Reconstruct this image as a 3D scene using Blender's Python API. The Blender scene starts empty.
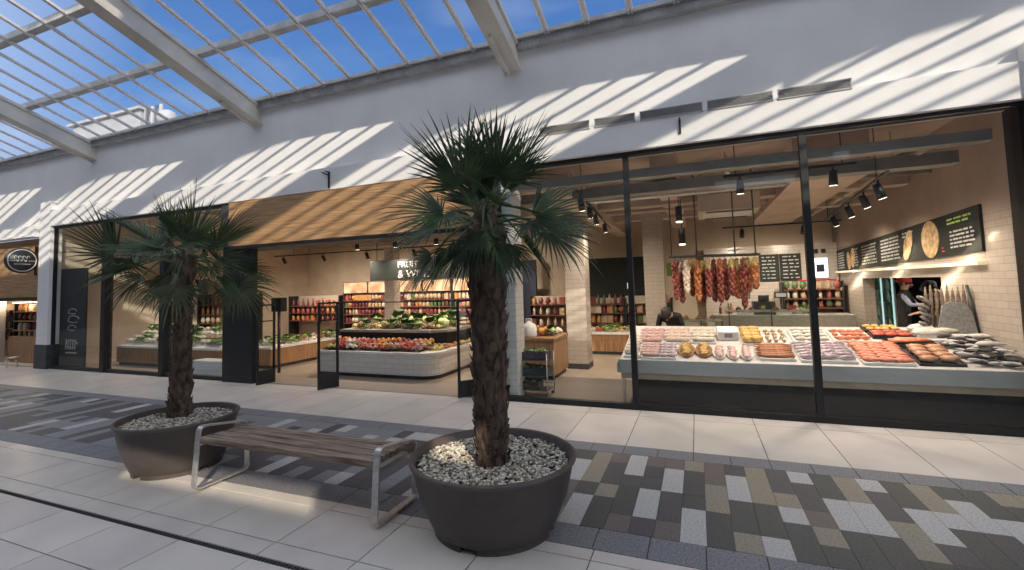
import bpy, bmesh, math, random
from math import sin, cos, pi, radians, tan, sqrt, atan2
from mathutils import Vector, Matrix, noise
random.seed(7)
SC = bpy.context.scene
COL = SC.collection

# ------------------------------------------------------------------ camera
cam_d = bpy.data.cameras.new('camera'); cam = bpy.data.objects.new('camera', cam_d); COL.objects.link(cam)
YAW, PITCH, ROLL = 0.382524, 0.0638481, -0.0280012
fw = Vector((-sin(YAW)*cos(PITCH), cos(YAW)*cos(PITCH), sin(PITCH)))
rt0 = Vector((cos(YAW), sin(YAW), 0)); up0 = rt0.cross(fw)
rt = rt0*cos(ROLL)+up0*sin(ROLL); up = -rt0*sin(ROLL)+up0*cos(ROLL)
R3 = Matrix((rt, up, -fw)).transposed()
cam.matrix_world = Matrix.Translation((0, 0, 1.6)) @ R3.to_4x4()
cam_d.sensor_fit = 'HORIZONTAL'; cam_d.sensor_width = 36
cam_d.lens = 468.2/1024*36
cam_d.shift_x = (512-507.36)/1024
cam_d.shift_y = -(285-256.38)/1024
cam_d.clip_start = 0.05; cam_d.clip_end = 300
SC.camera = cam

# ------------------------------------------------------------------ exposure, sky, sun
SC.view_settings.view_transform = 'Standard'
try: SC.view_settings.look = 'None'
except Exception: pass
SC.view_settings.exposure = 0.0
SC.view_settings.gamma = 1.0
SC.view_settings.use_curve_mapping = False
try:
    SC.cycles.max_bounces = 8; SC.cycles.transparent_max_bounces = 16
    SC.cycles.sample_clamp_indirect = 4.0
except Exception: pass

w = bpy.data.worlds.new('sky'); SC.world = w; w.use_nodes = True
nt = w.node_tree; nt.nodes.clear()
N = nt.nodes.new; L = nt.links.new
tc = N('ShaderNodeTexCoord'); sep = N('ShaderNodeSeparateXYZ'); L(tc.outputs['Generated'], sep.inputs[0])
# blue high up on the north side, pale haze low down and round the sun (south)
rz = N('ShaderNodeValToRGB'); L(sep.outputs['Z'], rz.inputs[0])
e = rz.color_ramp.elements
e[0].position = 0.0; e[0].color = (0.42, 0.55, 0.80, 1)
e[1].position = 0.9; e[1].color = (0.055, 0.16, 0.47, 1)
m1 = e.new(0.30); m1.color = (0.16, 0.34, 0.72, 1)
m2 = e.new(0.5); m2.color = (0.085, 0.22, 0.56, 1)
ry = N('ShaderNodeMapRange'); L(sep.outputs['Y'], ry.inputs[0])
ry.inputs[1].default_value = 0.45; ry.inputs[2].default_value = -0.20
hz = N('ShaderNodeMix'); hz.data_type = 'RGBA'; L(ry.outputs[0], hz.inputs[0])
L(rz.outputs[0], hz.inputs[6]); hz.inputs[7].default_value = (1.32, 1.46, 1.68, 1)
cn = N('ShaderNodeTexNoise'); cn.inputs['Scale'].default_value = 2.3; cn.inputs['Detail'].default_value = 6
mpn = N('ShaderNodeMapping'); mpn.inputs['Scale'].default_value = (1, 1, 3.5); L(tc.outputs['Generated'], mpn.inputs[0]); L(mpn.outputs[0], cn.inputs[0])
cr = N('ShaderNodeMapRange'); L(cn.outputs[0], cr.inputs[0]); cr.inputs[1].default_value = 0.55; cr.inputs[2].default_value = 0.8
cm = N('ShaderNodeMath'); cm.operation = 'MULTIPLY'; cm.inputs[1].default_value = 0.35; L(cr.outputs[0], cm.inputs[0])
cl = N('ShaderNodeMix'); cl.data_type = 'RGBA'; L(cm.outputs[0], cl.inputs[0]); L(hz.outputs[2], cl.inputs[6]); cl.inputs[7].default_value = (0.6, 0.66, 0.8, 1)
bg = N('ShaderNodeBackground'); L(cl.outputs[2], bg.inputs[0]); bg.inputs[1].default_value = 1.0
wo = N('ShaderNodeOutputWorld'); L(bg.outputs[0], wo.inputs[0])

S_SLOPE = 0.33; KX = 0.80; MZ = S_SLOPE+0.40*KX      # roof slope, sun travel per metre of depth
sd = bpy.data.lights.new('sun', 'SUN'); sun = bpy.data.objects.new('sun', sd); COL.objects.link(sun)
sd.energy = 4.3; sd.angle = radians(0.5); sd.color = (1.0, 0.90, 0.75)
sun.rotation_euler = Vector((-KX, 1, -MZ)).to_track_quat('-Z', 'Y').to_euler()
sun.location = (10, -12, 12)

# ------------------------------------------------------------------ materials
def mat(name, c, rough=0.6, metal=0.0, var=0.0, scale=8.0, bump=0.0, bscale=None, c2=None, emit=None, estr=0.0, spec=0.5, stretch=None, vcol=False):
    m = bpy.data.materials.new(name); m.use_nodes = True
    t = m.node_tree; p = t.nodes['Principled BSDF']
    p.inputs['Base Color'].default_value = (*c, 1); p.inputs['Roughness'].default_value = rough
    p.inputs['Metallic'].default_value = metal; p.inputs['Specular IOR Level'].default_value = spec
    co = t.nodes.new('ShaderNodeTexCoord'); vec = co.outputs['Object']
    if stretch:
        mp = t.nodes.new('ShaderNodeMapping'); mp.inputs['Scale'].default_value = stretch
        t.links.new(vec, mp.inputs[0]); vec = mp.outputs[0]
    last = None
    if var > 0 or c2:
        n = t.nodes.new('ShaderNodeTexNoise'); n.inputs['Scale'].default_value = scale; n.inputs['Detail'].default_value = 5
        t.links.new(vec, n.inputs[0])
        r = t.nodes.new('ShaderNodeValToRGB'); t.links.new(n.outputs[0], r.inputs[0])
        r.color_ramp.elements[0].position = 0.35; r.color_ramp.elements[1].position = 0.65
        ca = tuple(max(0, x*(1-var)) for x in c); cb = c2 or tuple(min(1, x*(1+var)) for x in c)
        r.color_ramp.elements[0].color = (*ca, 1); r.color_ramp.elements[1].color = (*cb, 1)
        last = r.outputs[0]
    if vcol:
        a = t.nodes.new('ShaderNodeAttribute'); a.attribute_name = 'tint'
        mx = t.nodes.new('ShaderNodeMix'); mx.data_type = 'RGBA'; mx.blend_type = 'MULTIPLY'; mx.inputs[0].default_value = 1
        if last: t.links.new(last, mx.inputs[6])
        else: mx.inputs[6].default_value = (*c, 1)
        t.links.new(a.outputs['Color'], mx.inputs[7]); last = mx.outputs[2]
    if last: t.links.new(last, p.inputs['Base Color'])
    if bump > 0:
        n2 = t.nodes.new('ShaderNodeTexNoise'); n2.inputs['Scale'].default_value = bscale or scale*4; n2.inputs['Detail'].default_value = 4
        t.links.new(vec, n2.inputs[0])
        b = t.nodes.new('ShaderNodeBump'); b.inputs['Strength'].default_value = bump; b.inputs['Distance'].default_value = 0.02
        t.links.new(n2.outputs[0], b.inputs['Height']); t.links.new(b.outputs[0], p.inputs['Normal'])
    if emit:
        p.inputs['Emission Color'].default_value = (*emit, 1); p.inputs['Emission Strength'].default_value = estr
    return m

def brickmat(name, c1, c2, mortar, bw, bh, axis='XZ', ms=0.006, rough=0.35, off=0.5):
    m = bpy.data.materials.new(name); m.use_nodes = True
    t = m.node_tree; p = t.nodes['Principled BSDF']; p.inputs['Roughness'].default_value = rough
    co = t.nodes.new('ShaderNodeTexCoord'); s = t.nodes.new('ShaderNodeSeparateXYZ'); t.links.new(co.outputs['Object'], s.inputs[0])
    c = t.nodes.new('ShaderNodeCombineXYZ')
    if axis == 'Z':       # upright wall seen from any side: x+y runs along it
        ad = t.nodes.new('ShaderNodeMath'); ad.operation = 'ADD'; t.links.new(s.outputs['X'], ad.inputs[0]); t.links.new(s.outputs['Y'], ad.inputs[1])
        t.links.new(ad.outputs[0], c.inputs['X']); t.links.new(s.outputs['Z'], c.inputs['Y'])
    else:
        t.links.new(s.outputs[axis[0]], c.inputs['X']); t.links.new(s.outputs[axis[1]], c.inputs['Y'])
    b = t.nodes.new('ShaderNodeTexBrick'); t.links.new(c.outputs[0], b.inputs['Vector'])
    b.inputs['Color1'].default_value = (*c1, 1); b.inputs['Color2'].default_value = (*c2, 1); b.inputs['Mortar'].default_value = (*mortar, 1)
    b.inputs['Scale'].default_value = 1; b.inputs['Mortar Size'].default_value = ms; b.inputs['Brick Width'].default_value = bw; b.inputs['Row Height'].default_value = bh
    b.offset = off
    t.links.new(b.outputs['Color'], p.inputs['Base Color'])
    bu = t.nodes.new('ShaderNodeBump'); bu.inputs['Strength'].default_value = 0.4; bu.inputs['Distance'].default_value = 0.005; bu.invert = True
    t.links.new(b.outputs['Fac'], bu.inputs['Height']); t.links.new(bu.outputs[0], p.inputs['Normal'])
    return m

def glassmat(name, tint, refl=1.0):
    m = bpy.data.materials.new(name); m.use_nodes = True; t = m.node_tree; t.nodes.clear()
    tr = t.nodes.new('ShaderNodeBsdfTransparent'); tr.inputs[0].default_value = (*tint, 1)
    gl = t.nodes.new('ShaderNodeBsdfGlossy'); gl.inputs['Roughness'].default_value = 0.02
    lw = t.nodes.new('ShaderNodeLayerWeight'); lw.inputs[0].default_value = 0.5
    pw = t.nodes.new('ShaderNodeMath'); pw.operation = 'POWER'; pw.inputs[1].default_value = 5; t.links.new(lw.outputs['Facing'], pw.inputs[0])
    mu = t.nodes.new('ShaderNodeMath'); mu.operation = 'MULTIPLY_ADD'; mu.inputs[1].default_value = 0.85*refl; mu.inputs[2].default_value = 0.045*refl; t.links.new(pw.outputs[0], mu.inputs[0])
    mx = t.nodes.new('ShaderNodeMixShader'); t.links.new(mu.outputs[0], mx.inputs[0]); t.links.new(tr.outputs[0], mx.inputs[1]); t.links.new(gl.outputs[0], mx.inputs[2])
    o = t.nodes.new('ShaderNodeOutputMaterial'); t.links.new(mx.outputs[0], o.inputs[0])
    return m

M = {}
M['wall'] = mat('white_plaster', (0.80, 0.78, 0.76), 0.75, var=0.05, scale=1.2, bump=0.05)
M['roofmetal'] = mat('grey_roof_metal', (0.42, 0.41, 0.40), 0.5, 0.0, var=0.15, scale=5)
M['roofbeige'] = mat('beige_painted_steel', (0.60, 0.56, 0.50), 0.55, 0.0, var=0.12, scale=2)
M['barwhite'] = mat('white_glazing_bar', (0.88, 0.86, 0.88), 0.4, var=0.05, scale=20)
M['black'] = mat('black_metal', (0.010, 0.011, 0.012), 0.5, 0.0, var=0.2, scale=20)
M['dkgrey'] = mat('dark_grey_metal', (0.06, 0.062, 0.066), 0.5, 0.2, var=0.2, scale=9)
M['kick'] = mat('charcoal_kick_panel', (0.012, 0.013, 0.015), 0.5)
M['steel'] = mat('brushed_steel', (0.62, 0.60, 0.57), 0.36, 0.75, var=0.12, scale=30, bump=0.06)
M['glass'] = glassmat('shop_glass', (0.93, 0.95, 0.94), 1.1)
M['roofglass'] = glassmat('roof_glass', (0.96, 0.97, 0.98), 0.5)
M['cabglass'] = glassmat('fridge_glass', (0.80, 0.92, 0.90), 1.0)
M['wood'] = mat('golden_timber_boards', (0.37, 0.20, 0.085), 0.5, c2=(0.54, 0.32, 0.155), var=0.3, scale=6, stretch=(0.35, 1, 14), bump=0.15, bscale=8)
M['woodcab'] = mat('oak_cabinet_boards', (0.30, 0.155, 0.075), 0.5, c2=(0.42, 0.24, 0.12), var=0.2, scale=5, stretch=(9, 9, 0.5), bump=0.1)
M['benchwood'] = mat('weathered_bench_timber', (0.22, 0.135, 0.09), 0.65, c2=(0.42, 0.32, 0.235), var=0.35, scale=4, stretch=(0.8, 12, 12), bump=0.3, bscale=10)
M['shelfwood'] = mat('dark_red_brown_shelf', (0.13, 0.045, 0.03), 0.55, var=0.2, scale=6)
M['plant'] = mat('pale_grey_cladding', (0.42, 0.42, 0.43), 0.6, var=0.06, scale=2)
M['duct'] = mat('grey_green_duct', (0.25, 0.25, 0.225), 0.6, var=0.15, scale=3)
M['rear'] = mat('grey_render', (0.42, 0.40, 0.38), 0.8, var=0.05, scale=1)
M['pot'] = mat('dark_taupe_planter', (0.072, 0.058, 0.052), 0.5, var=0.08, scale=12, bump=0.05)
M['potrim'] = mat('brown_planter_rim', (0.105, 0.082, 0.072), 0.5, var=0.1, scale=12)
M['soil'] = mat('dark_soil', (0.05, 0.04, 0.03), 0.95, var=0.4, scale=30, bump=0.4)
for i, c in enumerate([(0.72, 0.66, 0.52), (0.46, 0.38, 0.29), (0.82, 0.78, 0.68), (0.24, 0.18, 0.14)]):
    M['peb%d' % i] = mat('pebble_stone', c, 0.7, var=0.15, scale=30)
M['bark'] = mat('fibrous_palm_bark', (0.055, 0.032, 0.022), 0.95, c2=(0.15, 0.095, 0.065), var=0.4, scale=25, stretch=(1, 1, 0.4), bump=0.8, bscale=60)
M['barkl'] = mat('pale_leaf_base_fibre', (0.20, 0.14, 0.09), 0.9, c2=(0.11, 0.07, 0.045), var=0.3, scale=20)
M['frond'] = mat('palm_frond_green', (0.032, 0.070, 0.020), 0.5, c2=(0.070, 0.120, 0.035), var=0.3, scale=6)
M['frond2'] = mat('olive_palm_frond', (0.075, 0.095, 0.035), 0.5, c2=(0.13, 0.14, 0.055), var=0.3, scale=6)
M['petiole'] = mat('palm_leaf_stalk', (0.085, 0.12, 0.045), 0.5, var=0.2, scale=10)
# paving
M['grout'] = mat('dark_grout', (0.11, 0.10, 0.095), 0.9)
M['tile'] = mat('beige_floor_tile', (0.71, 0.635, 0.565), 0.30, var=0.07, scale=2.2, vcol=True)
M['granite'] = mat('blue_grey_granite', (0.20, 0.20, 0.215), 0.5, c2=(0.29, 0.29, 0.305), var=0.3, scale=70)
MOS = dict(W=((0.46, 0.44, 0.42), (0.62, 0.60, 0.57)), T=((0.27, 0.235, 0.175), (0.37, 0.325, 0.25)), B=((0.155, 0.125, 0.115), (0.21, 0.175, 0.16)),
           M=((0.085, 0.078, 0.082), (0.125, 0.117, 0.122)), D=((0.072, 0.078, 0.074), (0.108, 0.112, 0.106)), G=((0.22, 0.22, 0.225), (0.30, 0.30, 0.305)))
for k, (a, b) in MOS.items(): M['mos'+k] = mat('mosaic_paver', a, 0.5, c2=b, var=0.15, scale=75)
M['shopfloor'] = brickmat('shop_floor_tile', (0.40, 0.33, 0.26), (0.36, 0.30, 0.24), (0.22, 0.18, 0.15), 0.6, 0.6, 'XY', 0.004, 0.3)
M['shopgrey'] = brickmat('grey_brown_entrance_tile', (0.135, 0.115, 0.10), (0.16, 0.14, 0.12), (0.08, 0.07, 0.06), 0.45, 0.12, 'XY', 0.004, 0.4)
M['walltile'] = brickmat('cream_wall_tile', (0.52, 0.46, 0.40), (0.48, 0.42, 0.365), (0.36, 0.31, 0.27), 0.24, 0.085, 'Z', 0.004, 0.25)
M['whitetile'] = brickmat('white_glazed_tile', (0.72, 0.70, 0.67), (0.66, 0.64, 0.61), (0.50, 0.48, 0.45), 0.30, 0.09, 'Z', 0.004, 0.2)
M['ceil'] = mat('buff_concrete_ceiling', (0.50, 0.41, 0.34), 0.85, var=0.15, scale=1.5)
M['beam'] = mat('tan_painted_beam', (0.62, 0.50, 0.40), 0.8, var=0.1, scale=2)
M['cream'] = mat('cream_painted_wall', (0.62, 0.52, 0.40), 0.8, var=0.08, scale=2)
M['buffwall'] = mat('buff_painted_wall', (0.42, 0.34, 0.28), 0.8, var=0.06, scale=2)
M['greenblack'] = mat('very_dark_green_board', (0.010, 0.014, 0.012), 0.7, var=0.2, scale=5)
M['chalk'] = mat('chalk_white_lettering', (0.50, 0.51, 0.48), 0.8)
M['chalkg'] = mat('chalk_green_lettering', (0.35, 0.50, 0.12), 0.8)
M['chalkr'] = mat('chalk_red_mark', (0.55, 0.05, 0.05), 0.8)
M['bread'] = mat('golden_crust', (0.55, 0.36, 0.17), 0.6, c2=(0.72, 0.52, 0.30), var=0.3, scale=12, bump=0.2)
M['slab'] = mat('pale_blue_grey_counter_edge', (0.43, 0.45, 0.44), 0.3, var=0.05, scale=4)
M['ice'] = mat('crushed_ice', (0.66, 0.61, 0.58), 0.35, var=0.12, scale=40, bump=0.5, bscale=60)
M['tan'] = mat('tan_trim_strip', (0.40, 0.33, 0.24), 0.5, var=0.1, scale=6)
M['whiteplastic'] = mat('white_plastic', (0.78, 0.77, 0.74), 0.4, var=0.03, scale=9)
M['paper'] = mat('printed_white_paper', (0.80, 0.79, 0.77), 0.7, var=0.04, scale=20)
M['ledw'] = mat('lit_warm_lamp_face', (1, 0.9, 0.75), 0.5, emit=(1.0, 0.86, 0.65), estr=6)
M['litpanel'] = mat('backlit_cream_panel', (0.58, 0.46, 0.32), 0.6, emit=(1.0, 0.80, 0.52), estr=0.06, c2=(0.30, 0.16, 0.08), var=0.1, scale=3.5)
M['litscreen'] = mat('lit_white_screen', (0.8, 0.9, 1), 0.5, emit=(0.85, 0.95, 1.0), estr=0.9)
M['ledstrip'] = mat('lit_warm_ledge', (1, 0.9, 0.7), 0.5, emit=(1.0, 0.82, 0.55), estr=0.35)
M['skin'] = mat('skin', (0.50, 0.30, 0.21), 0.5, var=0.05, scale=10)
M['hair'] = mat('dark_hair', (0.02, 0.015, 0.012), 0.6, bump=0.3, bscale=80, var=0.3, scale=30)
M['redcloth'] = mat('red_cloth', (0.42, 0.035, 0.035), 0.8, var=0.15, scale=15)
M['navycloth'] = mat('navy_cloth', (0.018, 0.022, 0.045), 0.8, var=0.2, scale=15)
M['blackcloth'] = mat('black_cloth', (0.014, 0.014, 0.016), 0.8, var=0.2, scale=15)
M['bluecloth'] = mat('pale_blue_cloth', (0.34, 0.38, 0.52), 0.8, var=0.1, scale=15)

# ------------------------------------------------------------------ mesh builder
class MB:
    def __init__(s): s.v = []; s.f = []; s.m = []; s.t = []; s.sm = []
    def add(s, vs, fs, mi=0, tint=None, smooth=False):
        o = len(s.v); s.v += [tuple(v) for v in vs]
        for f in fs: s.f.append([o+i for i in f]); s.m.append(mi); s.t.append(tint or (1, 1, 1)); s.sm.append(smooth)
        return s
    def box(s, x0, x1, y0, y1, z0, z1, mi=0, tint=None):
        v = [(x, y, z) for z in (z0, z1) for y in (y0, y1) for x in (x0, x1)]
        return s.add(v, [(0, 2, 3, 1), (4, 5, 7, 6), (0, 1, 5, 4), (2, 6, 7, 3), (0, 4, 6, 2), (1, 3, 7, 5)], mi, tint)
    def bar(s, a, b, w, h, mi=0, up=(0, 0, 1)):
        a = Vector(a); b = Vector(b); d = (b-a).normalized(); u = Vector(up)
        r = d.cross(u)
        if r.length < 1e-4: r = d.cross(Vector((0, 1, 0)))
        r.normalize(); u = r.cross(d)
        v = [p+r*sx*w/2+u*sz*h/2 for p in (a, b) for sx, sz in ((-1, -1), (1, -1), (1, 1), (-1, 1))]
        return s.add(v, [(0, 1, 2, 3), (7, 6, 5, 4), (0, 4, 5, 1), (1, 5, 6, 2), (2, 6, 7, 3), (3, 7, 4, 0)], mi)
    def tube(s, pts, r, n=8, mi=0, cap=True, closed=False):
        pts = [Vector(p) for p in pts]; rs = r if isinstance(r, (list, tuple)) else [r]*len(pts)
        rings = []; prev = None
        for i, p in enumerate(pts):
            if closed: d = (pts[(i+1) % len(pts)]-pts[i-1]).normalized()
            else: d = (pts[min(i+1, len(pts)-1)]-pts[max(i-1, 0)]).normalized()
            if prev is None:
                u = Vector((0, 0, 1)) if abs(d.z) < 0.9 else Vector((1, 0, 0))
                a = d.cross(u).normalized()
            else:
                a = prev-d*prev.dot(d)
                a = a.normalized() if a.length > 1e-6 else d.orthogonal().normalized()
            prev = a; b = d.cross(a)
            rings.append([p+(a*cos(2*pi*k/n)+b*sin(2*pi*k/n))*rs[i] for k in range(n)])
        v = [q for R in rings for q in R]; f = []
        m_ = len(rings)
        for i in range(m_ if closed else m_-1):
            j = (i+1) % m_
            for k in range(n): f.append((i*n+k, i*n+(k+1) % n, j*n+(k+1) % n, j*n+k))
        if cap and not closed: f += [tuple(range(n))[::-1], tuple((m_-1)*n+k for k in range(n))]
        return s.add(v, f, mi, smooth=True)
    def cyl(s, c, r, h, n=20, mi=0, r2=None):
        return s.tube([(c[0], c[1], c[2]), (c[0], c[1], c[2]+h)], [r, r if r2 is None else r2], n, mi)
    def lathe(s, prof, n=32, c=(0, 0, 0), mi=0):
        v = [(c[0]+r*cos(2*pi*k/n), c[1]+r*sin(2*pi*k/n), c[2]+z) for r, z in prof for k in range(n)]
        f = [(i*n+k, i*n+(k+1) % n, (i+1)*n+(k+1) % n, (i+1)*n+k) for i in range(len(prof)-1) for k in range(n)]
        return s.add(v, f, mi, smooth=True)
    def ball(s, c, r, n=8, m_=6, mi=0, lump=0.0, seed=0):
        rx, ry, rz = r if isinstance(r, (tuple, list)) else (r, r, r)
        v = [(c[0], c[1], c[2]-rz)]
        for i in range(1, m_):
            a = -pi/2+pi*i/m_
            for k in range(n):
                q = 1+lump*noise.noise(Vector((cos(2*pi*k/n)*2+seed*3.1, sin(2*pi*k/n)*2, i*0.9)))
                v.append((c[0]+rx*q*cos(a)*cos(2*pi*k/n), c[1]+ry*q*cos(a)*sin(2*pi*k/n), c[2]+rz*q*sin(a)))
        v.append((c[0], c[1], c[2]+rz)); t = len(v)-1
        f = [(0, 1+(k+1) % n, 1+k) for k in range(n)]
        for i in range(m_-2):
            for k in range(n): f.append((1+i*n+k, 1+i*n+(k+1) % n, 1+(i+1)*n+(k+1) % n, 1+(i+1)*n+k))
        b = 1+(m_-2)*n
        f += [(b+k, b+(k+1) % n, t) for k in range(n)]
        return s.add(v, f, mi, smooth=True)
    def prism(s, poly, z0, z1, mi=0):
        n = len(poly); v = [(x, y, z0) for x, y in poly]+[(x, y, z1) for x, y in poly]
        return s.add(v, [tuple(range(n))[::-1], tuple(range(n, 2*n))]+[(k, (k+1) % n, n+(k+1) % n, n+k) for k in range(n)], mi)
    def xf(s, mtx, start=0):
        for i in range(start, len(s.v)): s.v[i] = tuple(mtx @ Vector(s.v[i]))
        return s
    def build(s, name, mats, parent=None, bevel=0.0, loc=None, world=False):
        if not isinstance(mats, (list, tuple)): mats = [mats]
        me = bpy.data.meshes.new(name)
        vs = s.v
        if world and parent is not None:
            mi_ = (root_matrix(parent)).inverted(); vs = [tuple(mi_ @ Vector(v)) for v in vs]
        me.from_pydata(vs, [], s.f); 
        for m_ in mats: me.materials.append(M[m_] if isinstance(m_, str) else m_)
        me.polygons.foreach_set('material_index', s.m); me.polygons.foreach_set('use_smooth', s.sm)
        if any(t != (1, 1, 1) for t in s.t):
            a = me.color_attributes.new('tint', 'FLOAT_COLOR', 'CORNER'); d = []
            for p, t in zip(me.polygons, s.t): d += [t[0], t[1], t[2], 1.0]*p.loop_total
            a.data.foreach_set('color', d)
        me.update()
        bm = bmesh.new(); bm.from_mesh(me); bmesh.ops.recalc_face_normals(bm, faces=bm.faces); bm.to_mesh(me); bm.free()
        o = bpy.data.objects.new(name, me); COL.objects.link(o)
        if parent is not None: o.parent = parent
        if loc: o.location = loc
        if bevel:
            b = o.modifiers.new('bevel', 'BEVEL'); b.width = bevel; b.segments = 2; b.limit_method = 'ANGLE'
        return o

def root_matrix(o):
    m_ = Matrix.LocRotScale(o.location, o.rotation_euler, o.scale)
    return root_matrix(o.parent) @ m_ if o.parent else m_
def tag(o, label=None, cat=None, group=None, kind=None):
    if label: o['label'] = label
    if cat: o['category'] = cat
    if group: o['group'] = group
    if kind: o['kind'] = kind
    return o
def empty(name, loc=(0, 0, 0), rz_=0.0, label=None, cat=None, group=None, kind=None, rot=None):
    o = bpy.data.objects.new(name, None); COL.objects.link(o); o.location = loc
    o.rotation_euler = rot if rot else (0, 0, rz_); o.empty_display_size = 0.1
    return tag(o, label, cat, group, kind)
def copy_tree(o, parent=None):
    c = o.copy(); COL.objects.link(c); c.parent = parent
    for ch in list(o.children): copy_tree(ch, c)
    return c
def struct(name, mb, mats, parent=None, bevel=0.0):
    o = mb.build(name, mats, parent, bevel)
    if parent is None: o['kind'] = 'structure'
    return o
FONT = None
def text(name, s_, size, mtx, m_, parent=None, ext=0.004):
    cu = bpy.data.curves.new(name, 'FONT'); cu.body = s_; cu.size = size; cu.extrude = ext; cu.align_x = 'CENTER'; cu.align_y = 'CENTER'
    cu.space_line = 0.9
    o = bpy.data.objects.new(name, cu); COL.objects.link(o)
    dg = bpy.context.evaluated_depsgraph_get(); me = bpy.data.meshes.new_from_object(o.evaluated_get(dg))
    bpy.data.objects.remove(o); me.transform(mtx); me.materials.clear(); me.materials.append(M[m_])
    r = bpy.data.objects.new(name, me); COL.objects.link(r)
    if parent is not None: r.parent = parent
    return r
FACE_S = Matrix.Rotation(pi/2, 4, 'X')                                  # text facing -Y
FACE_W = Matrix.Rotation(-pi/2, 4, 'Z') @ Matrix.Rotation(pi/2, 4, 'X')  # text facing -X
FACE_E = Matrix.Rotation(pi/2, 4, 'Z') @ Matrix.Rotation(pi/2, 4, 'X')   # text facing +X
T = Matrix.Translation
# ================================================================== SETTING
XL, XR = -30.0, 16.0
WY = 6.2                      # shopfront plane
# ---- mall floor: beige tiles, granite borders, mosaic of small pavers
fl = MB(); fl.box(XL, XR, -4.3, 6.25, -0.10, -0.006, 0)
r_ = random.Random(3)
def tilerow(y0, y1, xs, mi, g=0.004, z=0.0, v=0.05):
    for a, b in zip(xs[:-1], xs[1:]):
        q = 1+r_.uniform(-v, v)
        fl.box(a+g, b-g, y0+g, y1-g, -0.02, z, mi, (q, q*(1+r_.uniform(-.02, .02)), q))
def xs_(x0, st, lo=XL, hi=XR):
    k0 = math.ceil((lo-x0)/st); k1 = math.floor((hi-x0)/st)
    return [x0+st*k for k in range(k0, k1+1)]
near = xs_(-0.655, 0.645)
tilerow(2.78, 2.90, near, 1)
ys = [2.78, 2.32, 2.165]; tilerow(2.32, 2.78, near, 1); tilerow(2.168, 2.32, near, 1)
tilerow(1.73, 2.132, near, 1)
y = 1.73
while y > -4.2: tilerow(y-0.585, y, near, 1); y -= 0.585
far = xs_(-0.11, 0.621)
tilerow(4.80, 5.90, far, 1); tilerow(5.90, 6.20, far, 1)
tilerow(2.90, 3.155, xs_(-0.35, 0.322), 2, v=0.08); tilerow(4.57, 4.80, xs_(-0.11, 0.31), 2, v=0.08)
PAT = {-3: 'DWW', -2: 'TTTDWW', -1: 'BMMTDD', 0: 'WWMDDB', 1: 'BDMWWM', 2: 'BWWMMB', 3: 'TMMDWW', 4: 'BBTTDD', 5: 'MWWDDT', 6: 'TTTDDW',
       7: 'MMTWDD', 8: 'WMMBTD', 9: 'DDWWDD', 10: 'TTWWDD', 11: 'WMMTTD', 12: 'DDWWMD', 13: 'TTWDDM', 14: 'DWWMMT', 15: 'DDWWDD', 16: 'TDDWMM'}
PI_ = {k: i+3 for i, k in enumerate('WTBMDG')}
cw = 0.157
for k in range(int((XL+0.65)/cw), int((XR+0.65)/cw)):
    p = PAT.get(k)
    if p is None or len(p) < 6:
        q = ''; r0 = r_.choice([0, 1])
        while len(q) < 7: q += r_.choice('WTMDGDMTDWBM')*2
        if k < -10: q = q.replace('T', 'G').replace('B', 'G').replace('D', 'M' if k % 3 else 'G')
        q = q[r0:r0+6]; p = (p or '')+q[len(p or ''):]
    x0 = -0.65+cw*k; i = 0
    while i < 6:
        j = i
        while j+1 < 6 and p[j+1] == p[i] and j-i < 2: j += 1
        v = 1+r_.uniform(-.06, .06)
        fl.box(x0+.0012, x0+cw-.0012, 4.57-.2358*(j+1)+.0012, 4.57-.2358*i-.0012, -0.02, 0.0, PI_[p[i]])
        i = j+1
floor_o = struct('floor', fl, ['grout', 'tile', 'granite']+['mos'+k for k in 'WTBMDG'])
dr = MB(); dr.box(XL, XR, 2.134, 2.166, -0.03, -0.008)
for i in range(900):
    x = -14+i*0.03
    dr.box(x, x+0.012, 2.136, 2.164, -0.008, -0.001)
struct('trim_1', dr, 'black')
# ---- shop floor
sf = MB(); sf.box(-14.0, 3.3, 8.05, 14.0, -0.05, -0.001, 0); sf.box(-2.6, 3.3, 6.26, 8.05, -0.05, -0.001, 1); sf.box(-14.0, -2.6, 6.26, 8.05, -0.05, -0.001, 0)
struct('floor_shop', sf, ['shopfloor', 'shopgrey'])
th = MB(); th.box(-30, 3.2, 6.19, 6.26, -0.05, 0.002); struct('trim_2', th, 'granite')

# ---- front wall of the gallery above the shops
wf = MB()
wf.box(XL, XR, 6.2, 6.5, 3.30, 5.15)
struct('wall_front', wf, 'wall')
fa = MB(); fa.box(-13.95, 3.11, 6.08, 6.2, 3.30, 3.68); struct('trim_3', fa, 'wall', bevel=0.006)
fb = MB(); fb.box(XL, -14.42, 6.02, 6.2, 3.12, 3.34); fb.box(XL, -14.42, 5.98, 6.2, 3.08, 3.12); struct('trim_4', fb, 'wall')
# sheet metal gutter and mesh along the top of the wall
gu = MB(); gu.box(XL, XR, 6.10, 6.22, 4.98, 5.13); gu.box(XL, XR, 6.05, 6.12, 5.10, 5.16)
for i in range(420):
    x = -19+i*0.06; gu.bar((x, 6.09, 4.99), (x+0.03, 6.09, 5.11), 0.012, 0.012)
struct('trim_5', gu, 'roofmetal')
# short upright column and panel at the right end
cr_ = MB(); cr_.box(3.09, 3.75, 6.02, 6.5, 0, 3.32); struct('trim_6', cr_, 'black')
rc = MB(); rc.box(3.11, 16, 6.0, 6.5, 3.32, 3.86); struct('trim_7', rc, 'wall')
rl = MB(); rl.box(3.75, 16, 6.2, 6.5, 0, 3.32); struct('wall_front_right', rl, 'kick')
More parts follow.
